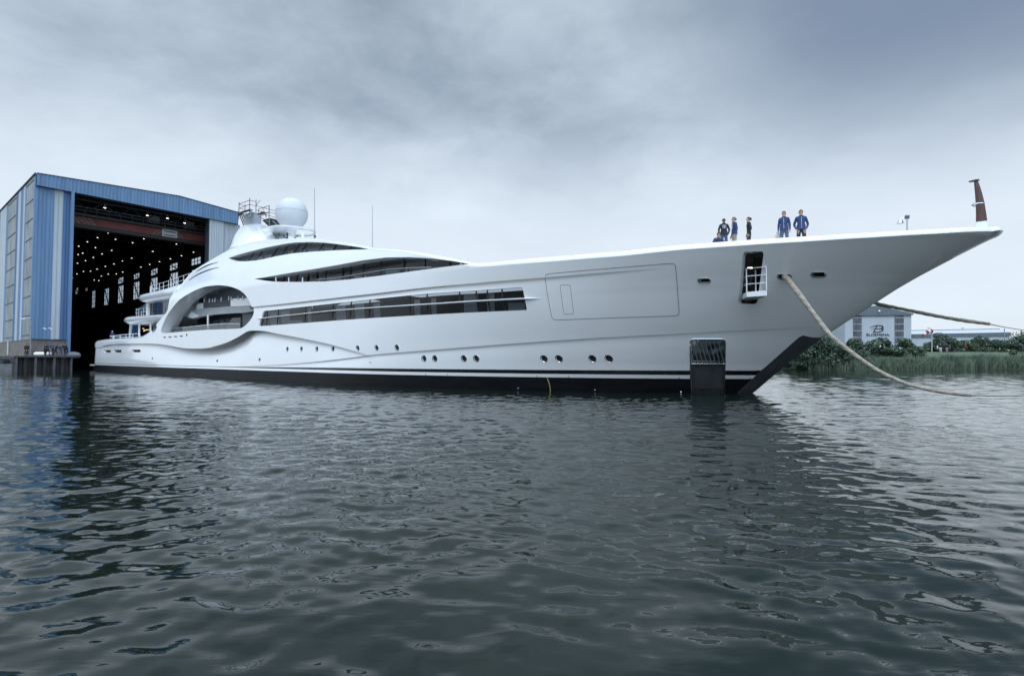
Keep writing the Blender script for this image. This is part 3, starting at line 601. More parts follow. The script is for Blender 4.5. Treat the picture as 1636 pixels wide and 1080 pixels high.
# railings on the upper overhang
def railing(name, pts, h, npost, r=.025, levels=(1, .5), m='white2'):
    q = resample(pts, .25); mb = MB()
    for l in levels: mb.tube([p+Z3*h*l for p in q], r, 6)
    o = mb.build(name, M[m], yacht)
    for k in np.linspace(0, len(q)-1, npost).astype(int): MB().tube([q[k], q[k]+Z3*h], r*1.1, 6).build('rail_post', M[m], o)
    return o
rl = [V(s_, 5.2, zt2(s_)-.02) for s_ in np.linspace(17, 31.5, 12)]; RT = .02; rl = [V(12.7, 0, zt2(14)), V(12.9, 2, zt2(14)), V(13.6, 3.6, zt2(14)), V(15, 4.7, zt2(15))]+rl
railing('upper_deck_railing', rl, .95, 16, .018)
zt1 = lin(d1); rl = [V(8, 0, zt1(9)), V(8.4, 2.5, zt1(9)), V(9.6, 4.3, zt1(10)), V(12, 5.3, zt1(12)), V(18, 5.6, zt1(18))]
railing('main_deck_railing', rl, .9, 7, .018)
# deckhouses between the slabs
def wallbox(name, s0, s1, t, z0, z1, m): return MB().box(V((s0+s1)/2, 0, (z0+z1)/2), (s1-s0, 2*t, z1-z0), (U3, N3, Z3)).build(name, m, yacht, smooth=False)
sA, zA1 = hit(241, 499, 4.8)[:2]; sB = hit(272, 499, 4.8)[0]; zB1 = hit(241, 479, 4.8)[1]
wallbox('upper_deckhouse', sA+.6, sB+4, 4.3, zA1-.6, zB1+.8, M['darkgrey'])
for i in range(4):
    a = sA+(sB-sA)*i/4; b = sA+(sB-sA)*(i+1)/4-.06; MB().box(V((a+b)/2, 4.75, (zA1+zB1)/2), (b-a, .04, zB1-zA1+1.1), (U3, N3, Z3)).build('blue_window', M['blueglass'], yacht, smooth=False)
MB().tube([V(sA-.6, 4.9, zA1-.4), V(sA-.6, 4.9, zB1+.6)], .22, 12).build('deck_pillar', M['white2'], yacht)
quadpx([(216, 497), (238, 499), (238, 482), (228, 488)], 4.6, .03, 'wind_screen', M['clear'])
sA, zl_ = hit(226, 536, 5.0)[:2]; zh_ = hit(226, 518, 5.0)[1]
wallbox('main_deckhouse', sA+2, sA+14, 4.4, zl_-.8, zh_+.6, M['darkgrey'])
for x in (222.5, 240.5): a, z_ = hit(x, 534, 5.6)[:2]; MB().tube([V(a, 5.6, z_-.5), V(a, 5.6, hit(x, 515, 5.6)[1])], .1, 10).build('deck_pillar', M['white2'], yacht)
quadpx([(206, 538), (222, 538), (222, 518), (214, 518), (209, 527)], 4.9, .03, 'wind_screen', M['clear'])
quadpx([(205.5, 538), (208.5, 538), (211, 518.5), (207, 518)], 4.95, .06, 'screen_frame', M['plastic'])
for x, y, w_ in ((229, 525, 3), (232, 527.5, 5), (236, 527, 4), (230, 529, 2)): a = P3(x, y, 4.5); MB().box(a, (w_*.18, .05, .08), (U3, N3, Z3)).build('saloon_lamp', M['warm'], yacht, smooth=False)
q = [V(s_, 5.9, float(ztop(s_))) for s_ in np.arange(4, 17, 1.)]; railing('aft_deck_railing', [V(2.2, 0, float(ztop(4))), V(2.5, 4.5, float(ztop(4)))]+q, .5, 8, .03, (1,))
MB().box(V(-1.2, 0, .62), (2.8, 13.0, .22), (U3, N3, Z3)).build('swim_platform', M['white'], yacht, smooth=False)
MB().box(V(-1.0, 0, .1), (2.2, 12.6, .8), (U3, N3, Z3)).build('platform_underside', M['black'], yacht, smooth=False)

# ---- roof: mast tower, radome platform, antennas
def ellring(xl, xr, y, ratio, t=0, n=28, sq=2.0):
    sl_, zl2, k1 = hit(xl, y, t); sr_, zr2, k2 = hit(xr, y, t); xm = (xl+xr)/2; sm, zm, km = hit(xm, y, t); r_ = ray(xm, y)[:2]; r_ /= np.linalg.norm(r_)
    wm = (xr-xl)/2/FPX*km/ r_[1]*1.0; cu = abs(U2[0]*r_[1]-U2[1]*r_[0]); cn = abs(N2[0]*r_[1]-N2[1]*r_[0]); a = wm*r_[1]/math.sqrt(cu*cu+ratio*ratio*cn*cn)
    return [V(sm+a*math.copysign(abs(math.cos(u))**(2/sq), math.cos(u)), t+a*ratio*math.copysign(abs(math.sin(u))**(2/sq), math.sin(u)), zm) for u in np.linspace(0, 2*math.pi, n, endpoint=False)]
MB().loft([ellring(*a) for a in [(368, 478, 402, .62), (371, 470, 394, .6), (373, 460, 386, .58), (376, 448, 378, .55), (379.5, 434, 371, .5), (383, 424, 365, .46), (388, 416, 361, .4)]]).build('mast_tower', M['white'], yacht)
MB().loft([ellring(394, 414, y, .5, 0, 24, 5) for y in (368.5, 343)]).build('mast_head', M['plastic'], yacht, smooth=True)
quadpx([(419, 352), (431, 348.5), (441, 351), (447, 361), (431, 364)], .9, .3, 'intake_grille', M['dark'])
cs, cz, ck = hit(466, 342, 0); rr = 26.5/FPX*ck*.93
MB().sphere(V(cs, 0, cz), (rr, rr, rr*1.02), 40, 28).build('radome', M['radome'], yacht)
MB().tube([V(cs, 0, cz)+Vector((math.cos(a)*rr*1.0, math.sin(a)*rr*1.0, .16)) for a in np.linspace(0, 2*math.pi, 48)], .010, 5).build('radome_seam', M['soffit'], yacht)
MB().tube([V(cs, 0, cz-rr-.3), V(cs, 0, cz-rr*.8)], .5, 16).build('radome_base', M['white2'], yacht)
# platform plate: teardrop ring with an oval opening forward
ps, pz, pk = hit(462, 369.5, 0); r0 = ray(462, 369.5)[:2]; r0 /= np.linalg.norm(r0); rt = np.array([r0[1], -r0[0]])
sc = pk/FPX; outl = []; hol = []
for u in np.linspace(0, 2*math.pi, 48, endpoint=False):
    c, s_ = math.cos(u), math.sin(u); tp = 1 if c > 0 else (1-abs(c)**3*.75)
    outl.append((c*41*sc, s_*38*sc*tp)); hol.append((19.5*sc+c*18*sc, s_*22*sc))
def plate(u_, z_): return np.array([V(ps, 0, 0)[0]+rt[0]*u_[0]+r0[0]*u_[1], V(ps, 0, 0)[1]+rt[1]*u_[0]+r0[1]*u_[1], z_])
n = 48; v = [plate(p, pz+.07) for p in outl]+[plate(p, pz+.05) for p in hol]+[plate((p[0]*.97, p[1]*.97), pz-.07) for p in outl]+[plate(p, pz-.05) for p in hol]
f = []
for i in range(n):
    j = (i+1) % n; f += [(i, j, n+j, n+i), (2*n+j, 2*n+i, 3*n+i, 3*n+j), (i, 2*n+i, 2*n+j, j), (n+i, n+j, 3*n+j, 3*n+i)]
obj('radome_platform', v, f, M['white'], yacht, smooth=True)
for x, w_, m_ in ((449.5, .17, 'plastic'), (484, .14, 'white2'), (441, .1, 'darkgrey'), (459, .08, 'darkgrey')): a = P3(x, 372, 0); b = P3(x, 388, 0); MB().tube([b, a], w_, 10).build('platform_strut', M[m_], yacht)
for (x0, y0), (x1, y1) in (((440, 375), (447, 384)), ((452, 375), (460, 384)), ((436, 372), (443, 383)), ((467, 384), (476, 376))): MB().tube([P3(x0, y0, .8), P3(x1, y1, .8)], .05, 6).build('platform_brace', M['darkgrey'], yacht)
for x, y0, y1, r_ in ((502.5, 301, 385, .045), (595, 329, 398, .035)):
    b = P3(x, y1, 2.5); a = P3(x, y0, 2.5); o = MB().tube([b, b+(a-b)*.3, a], [r_, r_*.8, r_*.5], 6).build('whip_antenna', M['soffit'], yacht)
MB().sphere(P3(503, 378, 2.5), .12, 10, 6).build('antenna_base', M['darkgrey'], yacht)

# ---- bow gear
# side door: dark room, folding platform, rail
s0, v0 = inv(1197, 445); gd = holes['gangdoor']
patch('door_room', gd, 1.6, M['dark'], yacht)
t_out = 1.05
def Pt(x, y, dt=0.): s_, v_ = inv(x, y); tq_ = float(F(s_, v_)[1]); return P3(x, y, tq_+dt)
pb = [P3(1181.5, 477, 2.9), P3(1193, 466.5, 4.15), P3(1225.3, 464.6, 4.15)]
pb.append(pb[0]+(pb[2]-pb[1])*.97); zpl = pb[1][2]; pb = [np.array([p[0], p[1], zpl]) for p in pb]
bot = [np.array([p[0], p[1], zpl-.2]) for p in pb]
mb = MB().loft([bot, pb]); gp = mb.build('side_platform', M['white2'], yacht, smooth=False)
for a, b in ((0, 1), (1, 2)):
    for l in (.33, .67, 1): MB().tube([pb[a]*.96+pb[b]*.04+Z3*.92*l if a == 0 else pb[a]+Z3*.92*l, pb[b]+Z3*.92*l], .018, 6).build('railing', M['white2'], gp)
cc = pb[2]*.98+pb[3]*.02; e_ = pb[3]*.5+pb[2]*.5
for l in (.33, .67, 1): MB().tube([cc+Z3*.92*l, e_+Z3*.92*l], .018, 6).build('railing', M['white2'], gp)
for p in (pb[0]*.7+pb[1]*.3, pb[1], pb[2]*.66+pb[1]*.34+(pb[3]-pb[2])*.45, pb[2]*.98+pb[1]*.02): MB().tube([p, p+Z3*.92], .022, 6).build('post', M['white2'], gp)
for x0, x1, y in ((1194.5, 1202, 428.3), (1205, 1206.6, 428)): MB().tube([P3(x0, y+.3, 2.2), P3(x1, y, 2.2)], .035, 8).build('tube_lamp', M['tube'], yacht)
quadpx([(1207.5, 416), (1213, 416), (1213, 424), (1208, 421)], 2.3, .05, 'room_locker', M['soffit'])
MB().tube([P3(1206, 412, 2.4), P3(1204, 470, 2.4)], .06, 8).build('room_pipe', M['darkgrey'], yacht)
# anchor pocket, ribbed steel
pk_ = holes['pocket']; patch('anchor_pocket_plate', pk_, .16, mat('pocket_steel', (.42, .44, .45), .10, 1.0, var=.5, vscale=3, stretch=(1, 1, .25)), yacht, cell=.3)
sa, sb = pk_[:, 0].min(), pk_[:, 0].max(); zt_ = pk_[:, 1].max()
lx = lambda v, e: np.interp(v, [_e[1] for _e in e], [_e[0] for _e in e]); eL = sorted([tuple(ext(_q0, _a)), tuple(_a), tuple(_q0)], key=lambda q: q[1]); eR = sorted([tuple(ext(_q1, _b)), tuple(_b), tuple(_q1)], key=lambda q: q[1]); lowp = resample([np.array([lx(-.44, eL)+.02, -.44]), np.array([lx(-.44, eR)-.02, -.44]), np.array([lx(1.32, eR)-.02, 1.32]), np.array([lx(1.32, eL)+.02, 1.32])], .3, True); patch('pocket_skirt', lowp, .06, M['guard'], yacht, cell=.3)
for k in range(8):
    fk = (k+.5)/8; zs_ = np.linspace(-.4, zt_-.08, 8); s_ = np.array([lx(z, eL)*(1-fk)+lx(z, eR)*fk for z in zs_]); q = F(s_, zs_); MB().tube(world(q, -.10), .022, 6).build('pocket_rib', M['steel'], yacht)
    q = F(np.full(2, s_[2]+.03), np.array([.12, .26])); MB().tube(world(q, -.03), .03, 4).build('pocket_slot', M['rubber'], yacht)
q = F(np.linspace(lx(1.36, eL)+.03, lx(1.36, eR)-.03, 8), np.full(8, 1.36)); MB().tube(world(q, -.03), .035, 6).build('pocket_bar', M['metal'], yacht)
seam('pocket_frame', pk_[pk_[:, 1] > -.3], .028, M['metal'], yacht, .0, False)
# bow mast
bm = [(1557, 291, 2.2), (1561.2, 291, 0)]
rings = []
for y, xl, xr in ((354, 1561.2, 1575.2), (340, 1561, 1573.5), (325, 1560.3, 1571.3), (310, 1559, 1568), (298, 1557.6, 1564.6), (289, 1556.6, 1561.5)): rings.append(ellring(xl, xr, y, .45, 0, 16))
bmast = MB().loft(rings).build('bow_mast', M['wood'], yacht)
MB().loft([ellring(1560.5, 1575.6, y, .5, 0, 16, 4) for y in (364, 354.5)]).build('mast_base', M['white2'], bmast)
MB().loft([ellring(1550, 1563, 290.2, .5, 0, 16), ellring(1549, 1563, 288.6, .5, 0, 16), ellring(1556, 1563, 287, .5, 0, 16)]).build('mast_cap', M['darkgrey'], bmast)
mb = MB(); ringp = [P3(x, y, t_) for x, y, t_ in ((1570.5, 325, .25), (1562, 325.3, .35), (1555, 326.2, .25), (1553, 328, 0), (1556, 329.3, -.2), (1562, 328.8, -.3))]; mb.tube(ringp, .03, 6).build('mast_ring', M['metal'], bmast)
# bell on its bracket
bp = P3(1449, 366, .5); bt = P3(1449, 347.5, .5); o = MB().tube([bp-Z3*.2, bt], .035, 8).build('bell_stand', M['metal'], yacht)
MB().tube([P3(1445.5, 347, .5), P3(1453, 347, .5)], .075, 10).build('bell_bracket', M['darkgrey'], o)
MB().tube([bt, P3(1440, 349.5, .5)], .03, 6).build('bell_arm', M['metal'], o)
bc = P3(1438.5, 357, .5); MB().loft([[bc+np.array([math.cos(u)*r_, math.sin(u)*r_, h_]) for u in np.linspace(0, 2*math.pi, 16, endpoint=False)] for r_, h_ in ((.125, 0), (.1, .03), (.075, .08), (.06, .14), (.02, .175))]).build('bell', M['metal'], o)

# ------------------------------------------------------------------ water
def wave_height(X, Y, sp):
    """sum of wind ripples; sp = local grid spacing, short waves are dropped where the grid cannot carry them"""
    h = np.zeros_like(X); r = np.random.default_rng(3)
    patch_ = .62+.38*np.sin(X*.11+1.3+1.2*np.sin(Y*.07))*np.sin(Y*.09+.5+1.1*np.sin(X*.05+2))
    calm = np.clip(.5+(Y-4)*.05, .5, 1.3)
    for i in range(150):
        lam = .15*(2.0/.15)**(r.random()**1.2); th = R(84)+r.normal()*(.8 if lam < .7 else .5); kx, ky = 2*math.pi/lam*math.cos(th), 2*math.pi/lam*math.sin(th)
        slope = .0185*(1.0 if lam < .6 else .75 if lam < .9 else .38 if lam < 1.4 else .2); a = slope*lam/(2*math.pi)
        ph = r.random()*6.283; fade = np.clip((lam/sp-2.6)/2.5, 0, 1); mod = .6+.8*np.sin(X*.21*r.random()+r.random()*6+Y*.17*r.random())**2
        wob = .5*np.sin(X*.6/lam*.3+ph)+.5*np.sin(Y*.5/lam*.25+2*ph)
        h += a*fade*((patch_*calm) if lam < 1.3 else 1)*mod*np.sin(kx*X+ky*Y+ph+wob)
    return h
nr, nc = 1250, 640
d_ = 1.6*(420/1.6)**np.linspace(0, 1, nr); an = np.concatenate([np.linspace(R(-100), R(-56), 40, endpoint=False), np.linspace(R(-56), R(56), 600), np.linspace(R(56), R(100), 41)[1:]]); nc = len(an)
D_, A_ = np.meshgrid(d_, an, indexing='ij'); X_ = D_*np.sin(A_); Y_ = D_*np.cos(A_)-1.2
sp_ = np.maximum(D_*(math.log(420/1.6)/nr), D_*(R(112)/600)*.55)
H_ = wave_height(X_, Y_, sp_)
verts = np.stack([X_, Y_, H_], -1).reshape(-1, 3)
me = bpy.data.meshes.new('water'); me.vertices.add(len(verts)); me.vertices.foreach_set('co', verts.ravel())
i_ = np.arange(nr-1)[:, None]*nc+np.arange(nc-1)[None, :]; fq_ = np.stack([i_, i_+1, i_+nc+1, i_+nc], -1).reshape(-1, 4)[:, ::-1]
me.loops.add(fq_.size); me.loops.foreach_set('vertex_index', fq_.ravel().astype(np.int32)); me.polygons.add(len(fq_))
me.polygons.foreach_set('loop_start', np.arange(0, fq_.size, 4, dtype=np.int32)); me.polygons.foreach_set('use_smooth', np.ones(len(fq_), bool)); me.update(calc_edges=True); me.validate()
mw = bpy.data.materials.new('river_water'); mw.use_nodes = True; t = mw.node_tree; p = t.nodes['Principled BSDF']
p.inputs['Base Color'].default_value = (.008, .0135, .010, 1); p.inputs['Roughness'].default_value = .0; p.inputs['IOR'].default_value = 1.345
g = t.nodes.new('ShaderNodeNewGeometry'); prevb = None
for sc_, st_, dist, strg in ((3.4, (.5, 1.5, 1), .009, .6),):
    mp = t.nodes.new('ShaderNodeMapping'); mp.inputs[3].default_value = st_; mp.inputs[2].default_value = (0, 0, .12); t.links.new(g.outputs['Position'], mp.inputs[0])
    n = t.nodes.new('ShaderNodeTexNoise'); n.inputs['Scale'].default_value = sc_; n.inputs['Detail'].default_value = 3; n.inputs['Distortion'].default_value = .4; t.links.new(mp.outputs[0], n.inputs[0])
    b = t.nodes.new('ShaderNodeBump'); b.inputs['Strength'].default_value = strg; b.inputs['Distance'].default_value = dist; t.links.new(n.outputs[0], b.inputs['Height'])
    if prevb: t.links.new(prevb.outputs[0], b.inputs['Normal'])
    prevb = b
t.links.new(prevb.outputs[0], p.inputs['Normal'])
me.materials.append(mw); tag(link(bpy.data.objects.new('water', me)), kind='structure')

# ------------------------------------------------------------------ the shipyard hall
E1 = -N2; E3 = np.array([*E1, 0.])
r_ = ray(49, 560); HP = r_[:2]/r_[1]*72.5; HF = Plane(HP, E1); HS = Plane(HP, -U2)
QZ = 1.8
M['hblue'] = mat('blue_cladding', (.115, .21, .35), .45, var=.17, vscale=1.3, stretch=(1, 1, .06))
M['hblue2'] = mat('deep_blue_cladding', (.065, .145, .29), .45, var=.17, vscale=1.3, stretch=(1, 1, .06))
M['hlight'] = mat('pale_grey_cladding', (.42, .47, .50), .5, var=.15, vscale=1.3, stretch=(1, 1, .06))
M['hpanel'] = mat('weathered_translucent_panel', (.27, .30, .295), .5, var=.35, vscale=1.2, stretch=(1, 1, .2))
M['hbase'] = mat('stained_concrete', (.17, .15, .135), .85, var=.25, vscale=1.3, bump=.4)
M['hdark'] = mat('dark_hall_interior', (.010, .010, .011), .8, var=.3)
M['trim'] = mat('dark_trim', (.05, .06, .075), .5)
hall = empty('shipyard_hall', (*HP, QZ), 'huge blue corrugated shipyard hall with open dark front', 'hall')
def corr(pl, a0, a1, z0, z1, name, m, off=0., pitch=.36, dep=.045, parent=None, ztopf=None, zbotf=None):
    """ribbed sheet on an upright plane, off metres towards the viewer side of it (off<0 : nearer)"""
    n = max(1, int(abs(a1-a0)/pitch)); sgn = -1
    prof = []
    for i in range(n):
        b = a0+(a1-a0)*i/n; w_ = (a1-a0)/n; prof += [(b, 0), (b+w_*.35, 0), (b+w_*.5, dep), (b+w_*.85, dep)]
    prof.append((a1, 0)); v = []; zt = ztopf or (lambda a: z1); zb = zbotf or (lambda a: z0)
    for a, o in prof:
        v.append(pl.pt(a, zb(a), (off-o)*pl.side)); v.append(pl.pt(a, zt(a), (off-o)*pl.side))
    return obj(name, v, [(2*i, 2*i+2, 2*i+3, 2*i+1) for i in range(len(prof)-1)], m, parent or hall, smooth=False)
for pl in (HF, HS): pl.side = 1 if np.dot(pl.n, HP) > 0 else -1     # side*n points away from the camera
aL = HF.at(106.5, 520)[0]; aJ = HF.at(112.5, 480)[0]; aR = HF.at(333, 400)[0]; aE = HF.at(378, 350)[0]; aM = HF.at(285, 315)[0]
zC = HF.at(60, 542)[1]; zF0 = HF.at(57, 297)[1]; zF1 = HF.at(377, 359)[1]; zT0 = HF.at(57, 278.5)[1]; zTM = HF.at(285, 315)[1]; zTE = HF.at(374, 340)[1]
ztf = lambda a: float(np.interp(a, [0, aM, aE], [zT0, zTM, zTE])); zbf = lambda a: float(np.interp(a, [0, aE], [zF0, zF1]))
corr(HF, 0, aE, 0, 0, 'fascia', M['hblue'], -.5, ztopf=ztf, zbotf=zbf, pitch=.42)
v = [HF.pt(a, zbf(a)-.02, o*HF.side) for a in (0, aE) for o in (-.5, .4)]; obj('fascia_soffit', v, [(0, 1, 3, 2)], M['trim'], hall)
MB().tube([HF.pt(a, ztf(a)+.05, -.52*HF.side) for a in (0, aM, aE)], .09, 4).build('roof_trim', M['trim'], hall, smooth=False)
xx = [49, 80.5, 95, 106.5]; mm_ = ['hblue', 'hlight', 'hblue2']
for i in range(3): corr(HF, HF.at(xx[i], 540)[0], HF.at(xx[i+1], 540)[0], zC, zF0+.2, 'front_cladding', M[mm_[i]])
MB().box(HF.pt((aL+aJ)/2, (QZ+zF0)/2, -.3*HF.side), (aJ-aL, .9, zF0-QZ), (E3, U3, Z3)).build('door_jamb', M['hblue'], hall, smooth=False)
mb = MB().box(HF.pt(aL/2, (QZ+zC)/2, .12*HF.side), (aL, .2, zC-QZ), (E3, U3, Z3)); mb.build('front_base_wall', M['hbase'], hall, smooth=False)
MB().box(HF.pt(aL/2, zC, -.03*HF.side), (aL, .16, .08), (E3, U3, Z3)).build('base_flashing', M['trim'], hall, smooth=False)
aP = HF.at(356, 400)[0]
corr(HF, aR, aP, 1, zbf(aP), 'front_cladding', M['hlight'], -.25); corr(HF, aP, aE+.6, 1, zbf(aE), 'front_cladding', M['hlight'], 0)
MB().box(HF.pt(aR+.1, 12.5, .5*HF.side), (.35, 1.4, 25), (E3, U3, Z3)).build('door_jamb', M['trim'], hall, smooth=False)
for k in range(4): a = HF.pt(aE+.15+k*.34, zTE+.3-k*.05, -.3*HF.side); b = HF.pt(aE+1.55+k*.36, zF1-1.2-k*.1, -.3*HF.side); MB().tube([a, b], .10, 4).build('corner_trim', M['hlight' if k == 3 else 'trim'], hall, smooth=False)
# side wall, striped
xs_ = [48.6, 47, 36, 33.6, 31, 27, 23, 20, 7.5, 4.5]; ms_ = ['hblue', 'hpanel', 'hblue', 'hlight', 'hblue', 'hlight', 'hblue2', 'hpanel', 'hblue']
sa_ = [HS.at(x, 545)[0] for x in xs_]; sa_[0] = 0
zSc = HS.at(24, 544.3)[1]; zS0 = zT0; HL = 118.
per = sa_[-1]
while sa_[-1] < HL-12: sa_ += [sa_[-1]+6, sa_[-1]+6.8, sa_[-1]+11.5, sa_[-1]+12.3]; ms_ += ['hlight', 'hblue', 'hpanel', 'hblue']
sa_.append(HL); ms_.append('hlight')
for i in range(len(ms_)):
    a0, a1 = sorted((sa_[i], sa_[i+1])); o = corr(HS, a0, a1, zC, zS0, 'side_cladding', M[ms_[i]], 0, parent=hall)
    if ms_[i] == 'hpanel':
        for z_ in np.arange(zC+.6, zS0, 2.6): MB().box(HS.pt((a0+a1)/2, z_, -.07*HS.side), (a1-a0, .05, .07), (-U3, E3, Z3)).build('panel_bar', M['trim'], o, smooth=False)
MB().box(HS.pt(HL/2, (QZ+zC)/2-.4, .12*HS.side), (HL, .2, zC-QZ+.8), (U3, E3, Z3)).build('side_base_wall', M['hbase'], hall, smooth=False)
MB().tube([HS.pt(-.3, zS0+.05, -.1*HS.side), HS.pt(HL, zS0+.05, -.1*HS.side)], .12, 4).build('eaves_trim', M['trim'], hall, smooth=False)
for x, y0, y1 in ((13, 549.5, 562),): MB().box(HS.px(x, 556, -.03*HS.side), (1.1, .06, 2.1), (U3, E3, Z3)).build('side_door', M['hlight'], hall, smooth=False)
# roof, end wall, dark lining
def inside(a, u, z): q = HP+E1*a-U2*u; return np.array([q[0], q[1], z])
rv = []; 
for u in (-.45, HL): rv += [inside(0, u, zT0-.02), inside(aM, u, zTM-.02), inside(aE+1, u, zTE-.05)]
obj('roof', rv, [(0, 1, 4, 3), (1, 2, 5, 4)], M['hlight'], hall)
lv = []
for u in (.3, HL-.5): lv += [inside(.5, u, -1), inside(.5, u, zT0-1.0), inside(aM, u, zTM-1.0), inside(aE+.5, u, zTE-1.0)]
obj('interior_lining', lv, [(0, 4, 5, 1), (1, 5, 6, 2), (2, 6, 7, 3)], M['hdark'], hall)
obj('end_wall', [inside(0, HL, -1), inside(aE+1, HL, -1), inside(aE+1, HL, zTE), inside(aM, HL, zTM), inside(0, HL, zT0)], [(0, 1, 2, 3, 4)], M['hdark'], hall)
# right wall with daylight windows
HRp = HP+E1*(aE+.4); HR = Plane(HRp, -U2)
wpx = [(306, 321, 412, 423), (305.5, 321, 430, 462), (271.5, 284, 421, 431.5), (271.5, 284.5, 436, 470), (241.5, 252, 429.5, 439.5), (241, 252, 444, 475), (214, 223, 437, 445.5), (213.5, 223, 450.5, 478), (189, 197.3, 443.5, 453), (189, 197.5, 456.5, 484), (167, 174.3, 461, 487.5), (147.5, 152.5, 464.5, 491.5), (136.5, 140, 460, 465), (121, 125, 460, 470)]
wr = []
for x0, x1, y0, y1 in wpx:
    a0, zt_ = HR.at((x0+x1)/2, y0); _, zb_ = HR.at((x0+x1)/2, y1); a_0 = HR.at(x1, y0)[0]; a_1 = HR.at(x0, y0)[0]; wr.append((a_0, a_1, zb_, zt_))
acuts = sorted(set([0.3, HL-.4])|set(v_ for q in wr for v_ in q[:2])); wv = []; wf = []
zlo, zhi = -1, zTE-.2
for i in range(len(acuts)-1):
    a0, a1 = acuts[i], acuts[i+1]
    if a1-a0 < 1e-4: continue
    am = (a0+a1)/2; hs = sorted([(q[2], q[3]) for q in wr if q[0] <= am <= q[1]]); z_ = zlo
    for b_, t_ in hs+[(zhi, zhi)]:
        if b_ > z_+.01: n_ = len(wv); wv += [HR.pt(a0, z_), HR.pt(a1, z_), HR.pt(a1, b_), HR.pt(a0, b_)]; wf.append((n_, n_+1, n_+2, n_+3))
        z_ = t_
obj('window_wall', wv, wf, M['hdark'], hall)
for a0, a1, b_, t_ in wr:
    o = obj('hall_window', [HR.pt(a0, b_), HR.pt(a1, b_), HR.pt(a1, t_), HR.pt(a0, t_)], [(0, 1, 2, 3)], M['clear'], hall)
    mb = MB(); nx = 3; ny = max(2, int((t_-b_)/1.1))
    for i in range(nx+1): mb.tube([HR.pt(a0+(a1-a0)*i/nx, b_), HR.pt(a0+(a1-a0)*i/nx, t_)], .07, 4)
    for i in range(ny+1): mb.tube([HR.pt(a0, b_+(t_-b_)*i/ny), HR.pt(a1, b_+(t_-b_)*i/ny)], .07, 4)
    if a0 % 2 > .8: mb.tube([HR.pt(a0, b_), HR.pt(a1, b_+min(t_-b_, 5))], .12, 4)
    mb.build('window_bars', M['hdark'], o, smooth=False)
# lamps hanging under the roof
L_ = [(405, 255), (812, 328), (1005, 355), (1170, 400), (437, 495), (335, 540), (237, 580), (155, 622), (508, 556), (315, 635), (148, 702), (193, 688), (470, 663), (377, 696), (295, 729), (220, 760), (143, 785), (672, 590), (780, 551), (865, 672), (1090, 601), (662, 736), (573, 763), (492, 792), (410, 815), (330, 841), (268, 862), (200, 865), (138, 886), (930, 770), (1033, 743), (1140, 713), (1255, 679), (835, 797), (750, 822), (576, 869), (514, 887), (437, 889), (372, 908), (303, 946), (347, 952), (432, 963), (90, 925)]
for i, (x, y) in enumerate(L_):
    r_ = ray(100+x/6, 290+y/6); zl_ = 23.2 if i < 4 else 21.6; k = (zl_-CAMH)/r_[2]; c = np.array([r_[0]*k, r_[1]*k, zl_])
    s_ = .17 if i < 4 else .08+.0005*k
    o = MB().loft([[c+np.array([math.cos(u)*q, math.sin(u)*q, h_]) for u in np.linspace(0, 6.283, 10, endpoint=False)] for q, h_ in ((s_*1.15, 0), (s_*.5, .45), (.05, .6))], cap=False).build('hanging_lamp', M['trim'])
    tag(o, 'warm lamp hanging above the red crane beam in the hall mouth' if i < 4 else 'small warm lamp glowing deep inside the dark hall', 'lamp', 'lamps above the crane beam' if i < 4 else 'lamps deep inside the hall')
    MB().sphere(c+Z3*.03, (s_, s_, s_*.4), 10, 6).build('bulb', M['lamp'], o)
# red travelling crane just inside
HG = Plane(HP-U2*6, E1); HG.side = HF.side
gl0, gz0 = HG.at(112, 342); gl1, gz1 = HG.at(331, 381); gzb = (HG.at(112, 352.5)[1]+HG.at(331, 392)[1])/2; gzt = (gz0+gz1)/2
M['crred'] = mat('faded_red_crane_paint', (.20, .052, .052), .55, var=.2, vscale=.8)
crane = empty('overhead_crane', HG.pt((gl0+gl1)/2, gzb), 'dull red overhead crane beam spanning the top of the hall mouth', 'crane')
MB().box(HG.pt((gl0+gl1)/2, (gzt+gzb)/2), (gl1-gl0+3, 1.0, gzt-gzb), (E3, U3, Z3)).build('beam', M['crred'], crane, smooth=False)
MB().box(HG.pt((gl0+gl1)/2, gzb-.3), (gl1-gl0+3, 1.2, .55), (E3, U3, Z3)).build('lower_flange', mat('crane_rail', (.035, .028, .027), .6), crane, smooth=False)
MB().box(HG.pt((gl0+gl1)/2, gzt+.22, -.6*HG.side), (gl1-gl0+3, 1.0, .3), (E3, U3, Z3)).build('walkway', M['darkgrey'], crane, smooth=False)
mb = MB()
for h_ in (.5, 1.0): mb.tube([HG.pt(gl0, gzt+.35+h_, -1.0*HG.side), HG.pt(gl1, gzt+.35+h_, -1.0*HG.side)], .035, 5)
for a in np.arange(gl0, gl1, 1.5): mb.tube([HG.pt(a, gzt+.3, -1.0*HG.side), HG.pt(a, gzt+1.35, -1.0*HG.side)], .03, 5)
mb.build('walkway_railing', M['steel'], crane)
sg0 = HG.at(257, 371)[0]; sg1 = HG.at(281, 376)[0]; zs0 = HG.at(269, 385)[1]; zs1 = HG.at(269, 371)[1]; zsm = (gzt+gzb)/2
MB().box(HG.pt((sg0+sg1)/2, zsm, -.56*HG.side), (sg1-sg0, .06, (gzt-gzb)*1.15), (E3, U3, Z3)).build('crane_sign', M['wht'], crane, smooth=False)
mb = MB()
for row, n_ in ((.28, 9), (-.05, 0), (-.30, 8)):
    for k in range(n_): a = sg0+.25+(sg1-sg0-.5)*(k+.5)/n_; mb.box(HG.pt(a, zsm+row*(gzt-gzb), -.60*HG.side), (.13+.05*((k*7) % 3), .012, .16), (E3, U3, Z3))
mb.build('sign_lettering', M['trim'], crane, smooth=False)
hz_m = mat('hazard_paint', (.20, .18, .12), .6)
